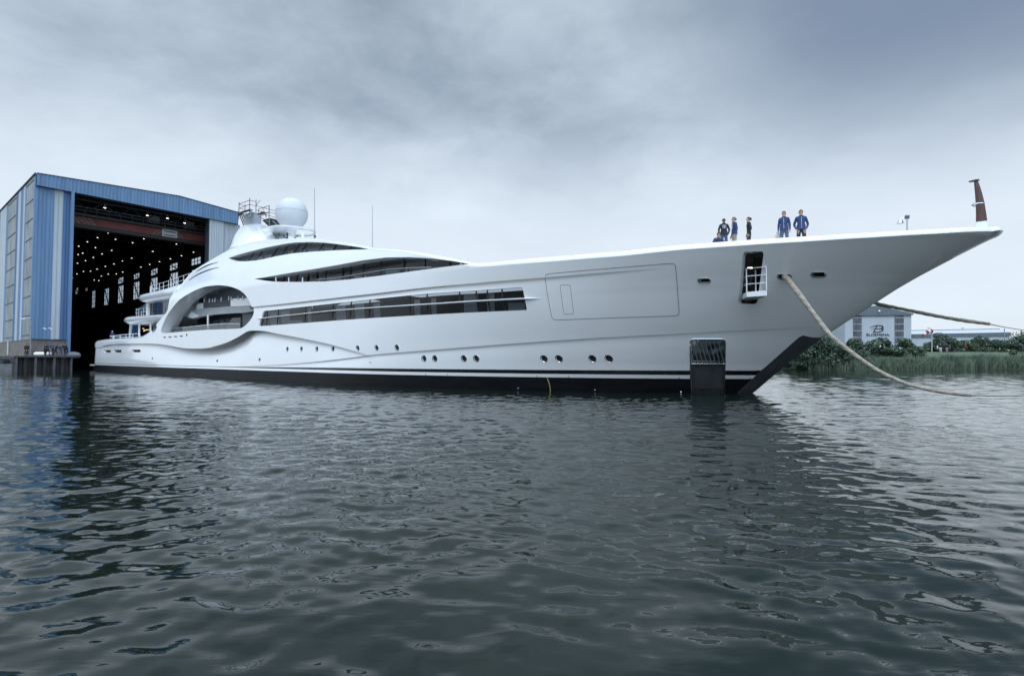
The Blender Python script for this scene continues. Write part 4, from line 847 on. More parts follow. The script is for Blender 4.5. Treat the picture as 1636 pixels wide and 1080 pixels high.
for c_, n_ in ((HG.at(141, 355)[0], 4), (sg0-.8, 2), (sg1+.8, 2)):
    mb = MB()
    for k in range(n_):
        a = c_+(k-n_/2)*.62; w_ = .26; l_ = .62 if c_ != sg1+.8 else .62; d_s = -1 if c_ != sg0-.8 else 1
        hh = (gzt-gzb)*.48; mb.prism([HG.pt(a, zsm-hh, -.51*HG.side), HG.pt(a+w_, zsm-hh, -.51*HG.side), HG.pt(a+w_+d_s*.9, zsm+hh, -.51*HG.side), HG.pt(a+d_s*.9, zsm+hh, -.51*HG.side)], U3*.02)
    mb.build('hazard_stripes', hz_m, crane, smooth=False)
for a in (HG.at(246, 350)[0], HG.at(302, 362)[0]): MB().box(HG.pt(a, gzt+1.5, .4*HG.side), (1.6, .8, 1.2), (E3, U3, Z3)).build('control_box', M['steel'], crane, smooth=False)
for u in (3, 12, 24): 
    mb = MB(); zc_ = zT0-1.6
    mb.tube([inside(1, u, zc_), inside(aE, u, zc_)], .12, 4); N_ = 14
    for k in range(N_): a = 1+(aE-1)*k/N_; b = 1+(aE-1)*(k+1)/N_; z2_ = zc_+(-1.5 if k % 2 else 0); z3_ = zc_+(0 if k % 2 else -1.5); mb.tube([inside(a, u, z2_), inside(b, u, z3_)], .07, 4)
    mb.tube([inside(1, u, zc_-1.5), inside(aE, u, zc_-1.5)], .12, 4); mb.build('roof_truss', mat('truss_paint', (.03, .032, .035), .7), hall, smooth=False)
for k in range(7):   # small work lights low down at the far end
    pass

# ------------------------------------------------------------------ quay
def wpt(x, y): r = ray(x, y); k = -CAMH/r[2]; return np.array([r[0]*k, r[1]*k])
q1 = wpt(112, 591.6); q0 = q1-E1*float(np.linalg.norm(wpt(22, 592.6)-q1))*1.0; q0 = wpt(22.5, 593)
quay = empty('quay', (*(q0+q1)/2, 0), 'dark steel sheet piled quay in front of the blue hall', 'quay')
bk0 = q0-U2*70; bk1 = q1-U2*100
qp = [q0, q1, bk1, bk1-E1*(-0), bk0]
obj('quay_deck', [(*q0, QZ), (*q1, QZ), (*bk1, QZ), (*bk0, QZ)], [(0, 1, 2, 3)], mat('quay_concrete', (.16, .155, .15), .9, var=.25, bump=.4), quay)
M['pile'] = mat('rusty_sheet_pile', (.035, .032, .031), .7, var=.6, vscale=2.5, bump=.6, stretch=(1, 1, .3))
M['pile2'] = mat('pale_fender_post', (.10, .105, .11), .7, var=.4, vscale=2.5, stretch=(1, 1, .3))
def piles(a, b, parent):
    d = (b-a); L_q = np.linalg.norm(d); d /= L_q; nq = np.array([d[1], -d[0]]); n_ = int(L_q/.85); v = []; pr = []
    for i in range(n_):
        s_ = L_q*i/n_; w_ = L_q/n_; pr += [(s_, 0), (s_+w_*.3, 0), (s_+w_*.45, .32), (s_+w_*.85, .32)]
    pr.append((L_q, 0))
    for s_, o in pr: q = a+d*s_-nq*o; v += [(*q, -.8), (*q, QZ-.1)]
    o = obj('sheet_piling', v, [(2*i, 2*i+2, 2*i+3, 2*i+1) for i in range(len(pr)-1)], M['pile'], parent)
    MB().box((*( (a+b)/2 - nq*.0), QZ-.06), (L_q+.3, .5, .2), ((*d, 0), (*nq, 0), (0, 0, 1))).build('capping_beam', M['darkgrey'], parent, smooth=False)
    for i in range(0, n_, 1):
        if i % 2 == 0: q = a+d*(L_q*(i+.15)/n_)+nq*.12; MB().box((*q, .55), (.2, .2, 2.1), ((*d, 0), (*nq, 0), (0, 0, 1))).build('timber_post', M['pile2'], parent, smooth=False)
    return o
piles(q0, q1, quay); piles(q1, q1-U2*30, quay)
obj('quay_side', [(*q0, -1), (*q0, QZ), (*bk0, QZ), (*bk0, -1)], [(0, 1, 2, 3)], M['pile'], quay)
# low bank and ground left of the hall
lw = wpt(-30, 592); gl_ = [(*(q0+np.array([-.2, 1.0])), -.3), (*lw, -.3), (lw[0]-60, lw[1]+10, -.3), (lw[0]-60, lw[1]+200, 1.7), (*(bk0), 1.7), (*(q0-U2*6), 1.2)]
obj('ground', gl_, [(5, 4, 3, 2, 1, 0)], mat('stony_bank', (.12, .125, .12), .95, var=.35, vscale=1, bump=.8, bscale=4)); bpy.data.objects['ground']['kind'] = 'structure'
# things on the quay
def tubething(name, pts, r, m, label, cat, group=None, n=10, extra=None):
    o = MB().tube(pts, r, n).build(name, m); return tag(o, label, cat, group)
k_ = 68.5
def at_k(x, y, k): r = ray(x, y); return np.array([r[0]*k/r[1], r[1]*k/r[1], CAMH+r[2]*k/r[1]])
c0, c1 = at_k(54.5, 564.5, 70.5), at_k(82, 564.5, 70.5); c0[2] = c1[2] = QZ+.30
tubething('fender_tank', [c0, c0*.97+c1*.03, c0*.9+c1*.1, c1*.9+c0*.1, c1], [.05, .17, .24, .24, .1], M['white2'], 'long white cylindrical fender lying on the quay behind the workers', 'fender', n=16)
c0, c1 = at_k(110, 567, 67.5), at_k(127.5, 568, 67.0)
o = tubething('hanging_fender', [c0*(1-t_)+c1*t_ for t_ in (0, .06, .2, .5, .8, .95, 1)], [.08, .25, .37, .42, .36, .2, .04], mat('grey_fender_rubber', (.11, .12, .135), .7), 'fat grey fender hanging off the right end of the quay', 'fender', n=16)
lp = at_k(48.2, 567.5, 71.2); lp[2] = QZ
o = MB().tube([lp, lp+Z3*5.0], .07, 8).build('yard_lamp', M['steel']); tag(o, 'thin grey lamp post at the corner of the blue hall', 'lamp post')
MB().tube([lp+Z3*4.9, lp+Z3*4.95-np.array([.7, .2, 0])], .05, 6).build('arm', M['steel'], o); MB().box(lp+Z3*4.85-np.array([.8, .25, 0]), (.5, .2, .12)).build('lamp_head', M['white2'], o, smooth=False)
# seagull
gc = at_k(73.5, 526, 60.0); o = MB()
body = [gc+np.array([x, 0, z]) for x, z in ((-.22, -.0), (-.12, -.02), (0, -.02), (.12, 0), (.2, .01))]; o.tube(body, [.01, .05, .07, .05, .015], 8)
for sgn in (-1, 1):
    w_ = [(0.0, .0, .02), (sgn*.22, .02, .10), (sgn*.42, .03, .09), (sgn*.60, .05, -.03)]; ch = [.12, .13, .10, .02]
    v = []
    for (x, y, z), c in zip(w_, ch): v += [gc+np.array([x, y-c, z]), gc+np.array([x, y+c, z+.01]), gc+np.array([x, y, z+.03])]
    f = []
    for i in range(3): a = i*3; f += [(a, a+3, a+5, a+2), (a+2, a+5, a+4, a+1), (a+1, a+4, a+3, a)]
    o.add(v, f)
tag(o.build('seagull', mat('gull_feathers', (.75, .76, .78), .7)), 'white seagull gliding with spread wings before the blue hall wall', 'bird')
# workboat low at the left edge
wb = at_k(8, 580, 68); wb[2] = 0; bt_ = empty('workboat', wb, 'low grey workboat moored left of the dark quay', 'boat')
rg = []
for s_, w_, h_ in ((-3.4, .55, 1.0), (-2, .95, .92), (0, 1.05, .85), (1.6, .9, .85), (2.2, .7, .85)): rg.append([wb+np.array([s_, y, z]) for y, z in ((-w_, h_), (-w_*.9, 0), (-w_*.5, -.3), (w_*.5, -.3), (w_*.9, 0), (w_, h_))])
MB().loft(rg).build('hull', mat('grey_boat_paint', (.16, .18, .19), .5, var=.3), bt_, smooth=False)
MB().box(wb+np.array([-.6, 0, 1.1]), (1.5, 1.1, .55)).build('engine_box', M['darkgrey'], bt_, smooth=False)
mb = MB()
for p in ((-2.2, 1.6), (-1.4, 1.75), (.4, 1.7), (1.4, 1.5)): mb.tube([wb+np.array([p[0], -.8, .85]), wb+np.array([p[0]+.5, -.8, p[1]])], .05, 5)
mb.tube([wb+np.array([-1.7, -.8, 1.6]), wb+np.array([1.9, -.8, 1.5])], .05, 5); mb.build('rail', M['trim'], bt_)

# ------------------------------------------------------------------ far bank
def gz(Y): return np.interp(Y, [72, 74.5, 79, 86, 112, 400, 3000], [-.3, .35, 1.3, 2.1, 2.75, 3.2, 3.5])
gxs = np.concatenate([np.linspace(14, 160, 60), [220, 320, 500, 900, 1500, 3000]]); gys = np.array([71.8, 73, 74.5, 76.5, 79, 82, 86, 92, 100, 112, 140, 200, 300, 400, 800, 1600, 3000])
v = []
for y in gys:
    for x in gxs: v.append((x, y+(1.2*math.sin(x*.21)*math.exp(-(y-72)/12) if y < 90 else 0), gz(y)+(.06*math.sin(x*.7+y) if y < 150 else 0)))
nx_ = len(gxs); f = [(j*nx_+i, j*nx_+i+1, (j+1)*nx_+i+1, (j+1)*nx_+i) for j in range(len(gys)-1) for i in range(nx_-1)]
M['grass'] = mat('mown_grass', (.062, .088, .045), .9, var=.3, vscale=.6, bump=.8, bscale=6)
tag(obj('grass_bank', v, f, M['grass'], smooth=True, origin=(0, 0, 0)), kind='structure')
gx2 = [-3000, -140, -100, 14]; 
obj('far_ground', [(-3000, 190, 1.0), (14.0, 190, 1.0), (14, 3000, 3.4), (-3000, 3000, 3.4)], [(0, 1, 2, 3)], M['grass']); bpy.data.objects['far_ground']['kind'] = 'structure'
# reeds
N_ = 17000; xr = rng.uniform(16, 84, N_); yr = 72.7+1.1*np.sin(xr*.21)+rng.random(N_)*4.2; hr = np.minimum(rng.uniform(1.0, 1.75, N_), 2.15-gz(yr))*(.95-.16*np.sin(xr*.5)*np.sin(xr*1.7)+.12*np.sin(xr*3.1)*np.sin(xr*.31)+.06*np.sin(xr*9))
base = np.stack([xr, yr, gz(yr)-.1], 1); lean = rng.normal(0, .22, (N_, 2))+np.array([.16, 0]); wd = rng.uniform(.025, .05, N_); th = rng.uniform(-.7, .7, N_)
wv_ = np.stack([np.cos(th)*wd, np.sin(th)*wd, np.zeros(N_)], 1); l3 = np.stack([lean[:, 0], lean[:, 1], np.zeros(N_)], 1)
mid = base+np.stack([l3[:, 0]*.35, l3[:, 1]*.35, hr*.55], 1); tip = base+np.stack([l3[:, 0]*1.3, l3[:, 1]*1.3, hr], 1)
v = np.stack([base-wv_*.6, base+wv_*.6, mid+wv_, mid-wv_, tip], 1).reshape(-1, 3); b5 = np.arange(N_)*5
f = [(a, a+1, a+2, a+3) for a in b5]+[(a+3, a+2, a+4) for a in b5]
M['reed'] = mat('reed_blades', (.075, .105, .068), .75, var=.65, vscale=1.1, stretch=(1, 1, .35))
o = tag(obj('reeds', v, f, M['reed'], origin=(0, 0, 0)), kind='stuff')
# foliage
M['leaf'] = mat('dark_green_leaves', (.030, .058, .032), .6, var=.6, vscale=1.1)
M['leaf2'] = mat('mid_green_leaves', (.048, .082, .042), .6, var=.6, vscale=1.1)
M['flower'] = mat('cream_blossom', (.42, .45, .38), .8, var=.2)
M['bark'] = mat('bark', (.07, .06, .05), .9, var=.4, bump=.6)
def foliage(name, x0, x1, yt, yb, k, label, cat, n=2600, leaf=.17, m='leaf', flowers=0, seed=0, depth=None, group=None, trunk=True):
    r = np.random.default_rng(abs(seed+int(x0))); c0 = at_k(x0, yb, k); c1 = at_k(x1, yb, k); top = at_k((x0+x1)/2, yt, k)[2]; gzv = float(gz(k)); Wd = c1[0]-c0[0]; Hh = top-gzv; cx_ = (c0[0]+c1[0])/2; dp = depth or max(1.5, Wd*.35)
    root = empty(name, (cx_, k, gzv), label, cat, group)
    nb = max(9, int(Wd*Hh/1.1)); bl = []; R0 = max(.5, min(Hh*.40, Wd*.26)); n = int(n*1.9); leaf *= 1.12
    for i in range(nb):
        u = r.uniform(-1, 1); env = math.sqrt(max(0, 1-abs(u)**2.3)); h = r.uniform(.04, .78)*max(env, .25)
        bl.append((cx_+u*Wd*.45, k+r.uniform(-.5, .5)*dp, gzv+Hh*h, R0*r.uniform(.6, 1.05)))
    V_ = []; per_ = n//nb
    for (bx_, by_, bz_, br) in bl:
        d = r.normal(size=(per_, 3)); d /= np.linalg.norm(d, axis=1, keepdims=True); rad = br*r.uniform(.45, 1.08, (per_, 1))**.6; p_ = np.array([bx_, by_, bz_])+d*rad*np.array([1.15, 1, .85]); V_.append(np.hstack([p_, d]))
    V_ = np.vstack(V_); keepm = (V_[:, 2] > gzv-.05) & (V_[:, 2] < top+.15); V_ = V_[keepm]; m_ = len(V_)
    nrm_ = V_[:, 3:]+r.normal(0, .55, (m_, 3)); nrm_ /= np.linalg.norm(nrm_, axis=1, keepdims=True); a = np.cross(nrm_, r.normal(size=(m_, 3))); a /= np.linalg.norm(a, axis=1, keepdims=True); b = np.cross(nrm_, a)
    s_ = leaf*r.uniform(.6, 1.25, (m_, 1)); c_ = V_[:, :3]; vv = np.stack([c_-a*s_, c_-b*s_*.55, c_+a*s_, c_+b*s_*.55], 1).reshape(-1, 3)
    mi = np.where(r.random(m_) < flowers, 1, 0) if flowers else np.zeros(m_, int)
    if flowers: mi = np.where((mi == 1) & (V_[:, 5] > -.1), 1, 0)
    obj('crown' if trunk else 'foliage', vv, np.arange(m_*4).reshape(-1, 4).tolist(), None, root, mats=[M[m], M['flower']], midx=mi)
    mb = MB(); b0 = np.array([cx_, k, gzv-.1])
    mb.tube([b0, b0+Z3*Hh*.35, b0+Z3*Hh*.7], [.03*Hh+.05, .025*Hh+.03, .03], 7)
    for i in range(0, len(bl), 2): q = bl[i]; mb.tube([b0+Z3*Hh*.2, (b0+Z3*Hh*.3)*.5+np.array(q[:3])*.5, np.array(q[:3])], [.05, .035, .015], 5)
    mb.build('trunk' if trunk else 'stem', M['bark'], root)
    return root
foliage('bush', 1234, 1292, 560, 592, 74.6, 'dark green bush at the waterline right behind the raked stem', 'bush', 2600, .16, trunk=False)
foliage('bush', 1272, 1348, 536.5, 592, 75.5, 'tall dark green bush on the bank under the lower rope', 'bush', 5200, .17, depth=3, trunk=False)
foliage('bush', 1325, 1392, 556, 588, 77, 'low dark bush crossed by the lower rope', 'bush', 2600, .16, trunk=False)
foliage('bush', 1340, 1386, 537, 572, 84, 'flowering bush left of the emblem on the grey shed', 'bush', 2600, .17, flowers=.05, trunk=False)
foliage('bush', 1378, 1432, 541, 574, 83, 'bush full of cream blossom under the emblem wall', 'bush', 3000, .17, flowers=.10, trunk=False)
foliage('bush', 1416, 1464, 541, 574, 85, 'plain green bush at the right foot of the grey shed', 'bush', 2800, .17, m='leaf2', trunk=False)
foliage('bush', 1446, 1470, 552, 572, 83, 'small bush between the shed and the open lawn', 'bush', 1000, .16, m='leaf2', trunk=False)
foliage('tree', 1491, 1528, 526, 562, 118, 'round leafy tree beside the striped windsock', 'tree', 3000, .22)
foliage('bush', 1472, 1492, 551, 563, 118, 'low hedge bush left of the windsock pole', 'bush', 700, .2, trunk=False)
foliage('tree', 1522, 1556, 538, 563, 122, 'pale flowering tree behind the person in red', 'tree', 2400, .22, m='leaf2', flowers=.04)
foliage('tree', 1547, 1583, 538, 563, 126, 'dark spreading tree before the long grey roof, nearer the windsock', 'tree', 2400, .22)
foliage('tree', 1577, 1612, 537, 563, 124, 'dark spreading tree at the right end of the long grey roof', 'tree', 2400, .22)
foliage('bush', 1596, 1630, 541, 564, 112, 'bush with white blossom near the right edge of the lawn', 'bush', 1800, .2, flowers=.12, trunk=False)
foliage('tree', 1614, 1668, 530, 562, 122, 'tall tree cut by the right edge beyond the lawn', 'tree', 2600, .22)
foliage('bush', 1606, 1662, 554, 572, 86, 'low wide bush at the right end of the reeds', 'bush', 1800, .16, m='leaf2', trunk=False)
foliage('tree', 1650, 1740, 528, 562, 120, 'broad tree beyond the right edge of the lawn', 'tree', 3000, .24)
foliage('tree', 1530, 1600, 542, 563, 130, 'wide dark tree filling the gap behind the lone person in black', 'tree', 3200, .22)
foliage('tree', 1462, 1520, 546, 563, 128, 'low dark tree behind the group of people on the lawn', 'tree', 2200, .22)
foliage('bush', -14, 6, 565, 578, 72, 'small green bush on the stony bank left of the quay', 'bush', 500, .14, m='leaf2', trunk=False)

# ------------------------------------------------------------------ buildings beyond the bank
BK = 165.
def bp_(x, y, k=BK): return at_k(x, y, k)
shed = empty('shed', bp_(1400, 560), 'pale grey boat shed with the black B emblem and BLOEMSMA lettering', 'building')
M['sh_w'] = mat('pale_shed_cladding', (.42, .46, .51), .55, var=.05, vscale=.3, stretch=(1, 1, .1)); M['sh_g'] = mat('dark_shed_gable', (.12, .14, .165), .55, var=.08)
M['sh_p'] = mat('grey_shutter', (.10, .10, .115), .5, var=.4, vscale=.9)
def wall(name, pts, m, parent, k=BK, th=.3, off=0): return MB().prism([bp_(x, y, k)-np.array([0, off, 0]) for x, y in pts], (0, th, 0)).build(name, m, parent, smooth=False)
wl_ = wall('front_wall', [(1350, 572), (1456, 572), (1456, 502), (1350, 502)], M['sh_w'], shed)
for x in np.arange(1351, 1456, 3.2):
    if 1376.7 < x < 1429 or x < 1363 or x > 1443: a = bp_(x, 572); b = bp_(x, 504); MB().box(((a[0]+b[0])/2, a[1]-.03, (a[2]+b[2])/2), (.08, .06, b[2]-a[2])).build('cladding_rib', M['sh_w'], wl_, smooth=False)
wall('gable', [(1348.5, 504.5), (1457.5, 503.5), (1457.5, 500.8), (1397, 488.3), (1348.5, 497)], M['sh_g'], shed, off=.5, th=1)
for x0, x1 in ((1362.8, 1376.5), (1429.2, 1443.6)):
    o = wall('shutter', [(x0, 572), (x1, 572), (x1, 504.3), (x0, 504.8)], M['sh_p'], shed, off=.12)
    for y in np.arange(508, 560, 10.5): wall('rail', [(x0, y), (x1, y), (x1, y-.9), (x0, y-.9)], M['sh_w'], o, off=.2, th=.05)
    for x in np.linspace(x0, x1, 4)[1:-1]: wall('mullion', [(x-.2, 571), (x+.2, 571), (x+.2, 505), (x-.2, 505)], M['trim'], o, off=.2, th=.05)
rdir = np.array([.35, .94, 0])*60; gp_ = [bp_(1348.5, 497)-np.array([0, .4, 0]), bp_(1397, 488.3)-np.array([0, .4, 0]), bp_(1457.5, 500.8)-np.array([0, .4, 0])]
obj('roof', gp_+[p+rdir for p in gp_], [(0, 1, 4, 3), (1, 2, 5, 4)], M['sh_g'], shed)
obj('side_wall', [bp_(1456, 572), bp_(1456, 502), bp_(1456, 502)+rdir, bp_(1456, 572)+rdir], [(0, 1, 2, 3)], M['sh_w'], shed); obj('side_wall', [bp_(1350, 572), bp_(1350, 502), bp_(1350, 502)+rdir, bp_(1350, 572)+rdir], [(0, 1, 2, 3)], M['sh_w'], shed)
MB().sphere(bp_(1402, 497.6)-np.array([0, .8, 0]), .3, 8, 6).build('wall_lamp', M['white2'], shed)
M['ink'] = mat('black_lettering', (.012, .014, .03), .5)
def text(s_, x, y, hpx, m, parent, k=BK, wpx=None, off=.15):
    cu = bpy.data.curves.new('lettering', 'FONT'); cu.body = s_; cu.extrude = .03; cu.offset = .0; o = bpy.data.objects.new('lettering', cu); COL.objects.link(o); bpy.context.view_layer.update()
    dg = bpy.context.evaluated_depsgraph_get(); me = bpy.data.meshes.new_from_object(o.evaluated_get(dg)); bpy.data.objects.remove(o)
    v = np.array([tuple(q.co) for q in me.vertices]); mn, mx_ = v.min(0), v.max(0); a = bp_(x, y, k); sc_ = hpx/FPX*k/(mx_[1]-mn[1]); sx = (wpx/FPX*k/(mx_[0]-mn[0])) if wpx else sc_
    vv = np.stack([a[0]+(v[:, 0]-mn[0])*sx, np.full(len(v), a[1]-off)-v[:, 2]*1.0, a[2]+(v[:, 1]-mn[1])*sc_], 1)
    return obj('lettering', vv, [tuple(p.vertices) for p in me.polygons], m, parent)
text('BLOEMSMA.', 1384, 536.8, 3.9, M['ink'], shed, wpx=37.5)
# flowing B emblem made of brush strokes
def stroke(pts, ws, name='emblem_stroke'):
    L2 = []; R2 = []; P_ = [np.array(p, float) for p in pts]
    for i, p in enumerate(P_):
        d = P_[min(i+1, len(P_)-1)]-P_[max(i-1, 0)]; d /= np.linalg.norm(d); n_ = np.array([-d[1], d[0]]); L2.append(p+n_*ws[i]/2); R2.append(p-n_*ws[i]/2)
    v = [bp_(*p)-np.array([0, .12, 0]) for p in L2+R2]; n_ = len(P_); v2 = [q-np.array([0, .05, 0]) for q in v]
    f = [(i, i+1, n_+i+1, n_+i) for i in range(n_-1)]; f2 = [tuple(q+2*n_ for q in w_) for w_ in f]
    obj(name, v+v2, f+f2, M['ink'], shed)
E9 = lambda L: [(1340+x/9, 480+y/9) for x, y in L]
stroke(E9([(440, 392), (480, 375), (530, 362), (580, 360), (618, 368), (636, 382), (628, 396), (600, 404), (560, 408), (520, 404), (470, 412)]), [.3, .7, 1.1, 1.2, 1.6, 1.9, 1.5, 1.0, .9, .6, .2])
stroke(E9([(545, 372), (530, 400), (508, 440), (490, 458)]), [.9, 1.1, 1.2, .9])
stroke(E9([(488, 452), (520, 456), (560, 456), (598, 446), (630, 428), (634, 412), (612, 404), (580, 404)]), [.6, 1.0, 1.1, 1.3, 2.0, 2.0, 1.4, .6])
# lower link building and the long hall with pale roof
ln = empty('link_building', bp_(1470, 562, 170), 'low pale annex joined to the right side of the shed', 'building')
wall('wall', [(1457, 572), (1488, 572), (1488, 537), (1457, 537)], M['sh_w'], ln, 168, 12)
wall('roof_edge', [(1456.5, 539), (1489, 539), (1489, 533.8), (1456.5, 534.5)], M['sh_g'], ln, 168, .4, .3)
lh = empty('long_hall', bp_(1540, 560, 210), 'long low hall with pale roof behind the trees', 'building')
wall('wall', [(1456, 572), (1613, 572), (1613, 536), (1456, 538)], M['sh_w'], lh, 212, 25)
wall('roof_edge', [(1456, 538), (1614, 537), (1614, 531), (1456, 534)], M['sh_g'], lh, 212, .5, .4)
a, b, c, d = bp_(1456, 534, 211.5), bp_(1614, 531, 211.5), bp_(1597, 526, 236), bp_(1456, 528.5, 236)
obj('roof', [a, b, c, d], [(0, 1, 2, 3)], mat('pale_roof', (.45, .48, .51), .6), lh)
MB().tube([c, d], .25, 5).build('ridge', M['trim'], lh)
for x in (1484, 1538): MB().tube([bp_(x-2.6, 524.3, 238), bp_(x+2.6, 524.3, 238)], .12, 5).build('roof_vent', M['steel'], lh); MB().tube([bp_(x, 524.3, 238), bp_(x, 529, 238)], .12, 5).build('roof_vent_stem', M['steel'], lh)
lb = empty('left_shed', bp_(1335, 565, 175), 'dark roofed shed seen between bow and lower rope', 'building')
wall('wall', [(1290, 575), (1349, 575), (1349, 523), (1290, 523)], mat('open_yard_wall', (.5, .54, .58), .6), lb, 190, 20)
wall('roof_edge', [(1288, 523.5), (1350, 520), (1350, 515.5), (1288, 519)], M['sh_g'], lb, 190, 1, .4)
mp_ = bp_(1604.8, 562, 130); o = MB().tube([np.array([mp_[0], mp_[1], 2.7]), bp_(1604.8, 525, 130)], .09, 6).build('lamp_post', M['steel']); tag(o, 'slim grey post rising over the trees at the right', 'post'); MB().tube([bp_(1604.2, 525, 130), bp_(1605.4, 525, 130)], .1, 6).build('post_cap', M['steel'], o)
# windsock
wp_ = at_k(1488.8, 562.5, 108); wp_[2] = 2.7; wt = at_k(1488.8, 530, 108); o = MB().tube([wp_, wt], .09, 8).build('windsock_pole', M['hlight']); tag(o, 'grey pole carrying the windsock on the lawn', 'pole')
sk = [(1488.5, 528.8, .42), (1485.5, 529.6, .38), (1482.5, 530.2, .34), (1479, 532.2, .29), (1476, 534.5, .23), (1472.6, 537.2, .14)]
ws = empty('windsock', at_k(1488.5, 529, 108), 'drooping red and white striped windsock on its pole', 'windsock')
for i in range(5): MB().tube([at_k(sk[i][0], sk[i][1], 108), at_k(sk[i+1][0], sk[i+1][1], 108)], [sk[i][2], sk[i+1][2]], 10).build('stripe', M['red' if i % 2 == 0 else 'wht'], ws)
cars = at_k(1371.5, 564.5, 80); 
o = empty('white_sign', cars, 'small white board half hidden in the bushes by the lower rope', 'board'); MB().box(cars, (.62, .05, .25)).build('panel', M['wht'], o, smooth=False); MB().tube([cars-Z3*.8, cars], .04, 6).build('stake', M['steel'], o)

# ------------------------------------------------------------------ people
def skin_body(name, nodes, edges, parent, mats, zone, loc, yaw, scale, sub=1):
    """one continuous body grown round a skeleton; zone(p, nearest node name) -> material index"""
    names = list(nodes); ix = {n_: i for i, n_ in enumerate(names)}; me = bpy.data.meshes.new('tmp'); me.from_pydata([nodes[n_][:3] for n_ in names], [(ix[a], ix[b]) for a, b in edges], [])
    o = bpy.data.objects.new('tmp', me); COL.objects.link(o); m_ = o.modifiers.new('s', 'SKIN'); m_.use_smooth_shade = True
    sv = me.skin_vertices[0].data
    for i, n_ in enumerate(names): rr_ = nodes[n_][3]; sv[i].radius = rr_ if isinstance(rr_, tuple) else (rr_, rr_); sv[i].use_root = (n_ == 'pelvis')
    ss_ = o.modifiers.new('d', 'SUBSURF'); ss_.levels = sub; ss_.render_levels = sub
    bpy.context.view_layer.update(); dg = bpy.context.evaluated_depsgraph_get(); ev = bpy.data.meshes.new_from_object(o.evaluated_get(dg)); bpy.data.objects.remove(o)
    v = np.array([tuple(q.co) for q in ev.vertices]); fs = [tuple(p.vertices) for p in ev.polygons]; npos = np.array([nodes[n_][:3] for n_ in names])
    mi = []
    hand = np.array([n_[:4] == 'palm' or n_[:2] in ('th', 'ti') or (n_[0] in 'fg' and n_[1].isdigit()) for n_ in names]); nk = names.index('neck')
    for p in fs:
        c = v[list(p)].mean(0); dd = np.linalg.norm(npos-c, axis=1); dd = np.where(hand & (dd > .055), 9, dd); dd[nk] = dd[nk] if dd[nk] < .075 else 9; mi.append(zone(c, names[int(np.argmin(dd))]))
    ca, sa__ = math.cos(yaw), math.sin(yaw); vv = np.stack([v[:, 0]*ca-v[:, 1]*sa__, v[:, 0]*sa__+v[:, 1]*ca, v[:, 2]], 1)*scale+np.array(loc)
    return obj(name, vv, fs, None, parent, smooth=False, mats=mats, midx=mi)
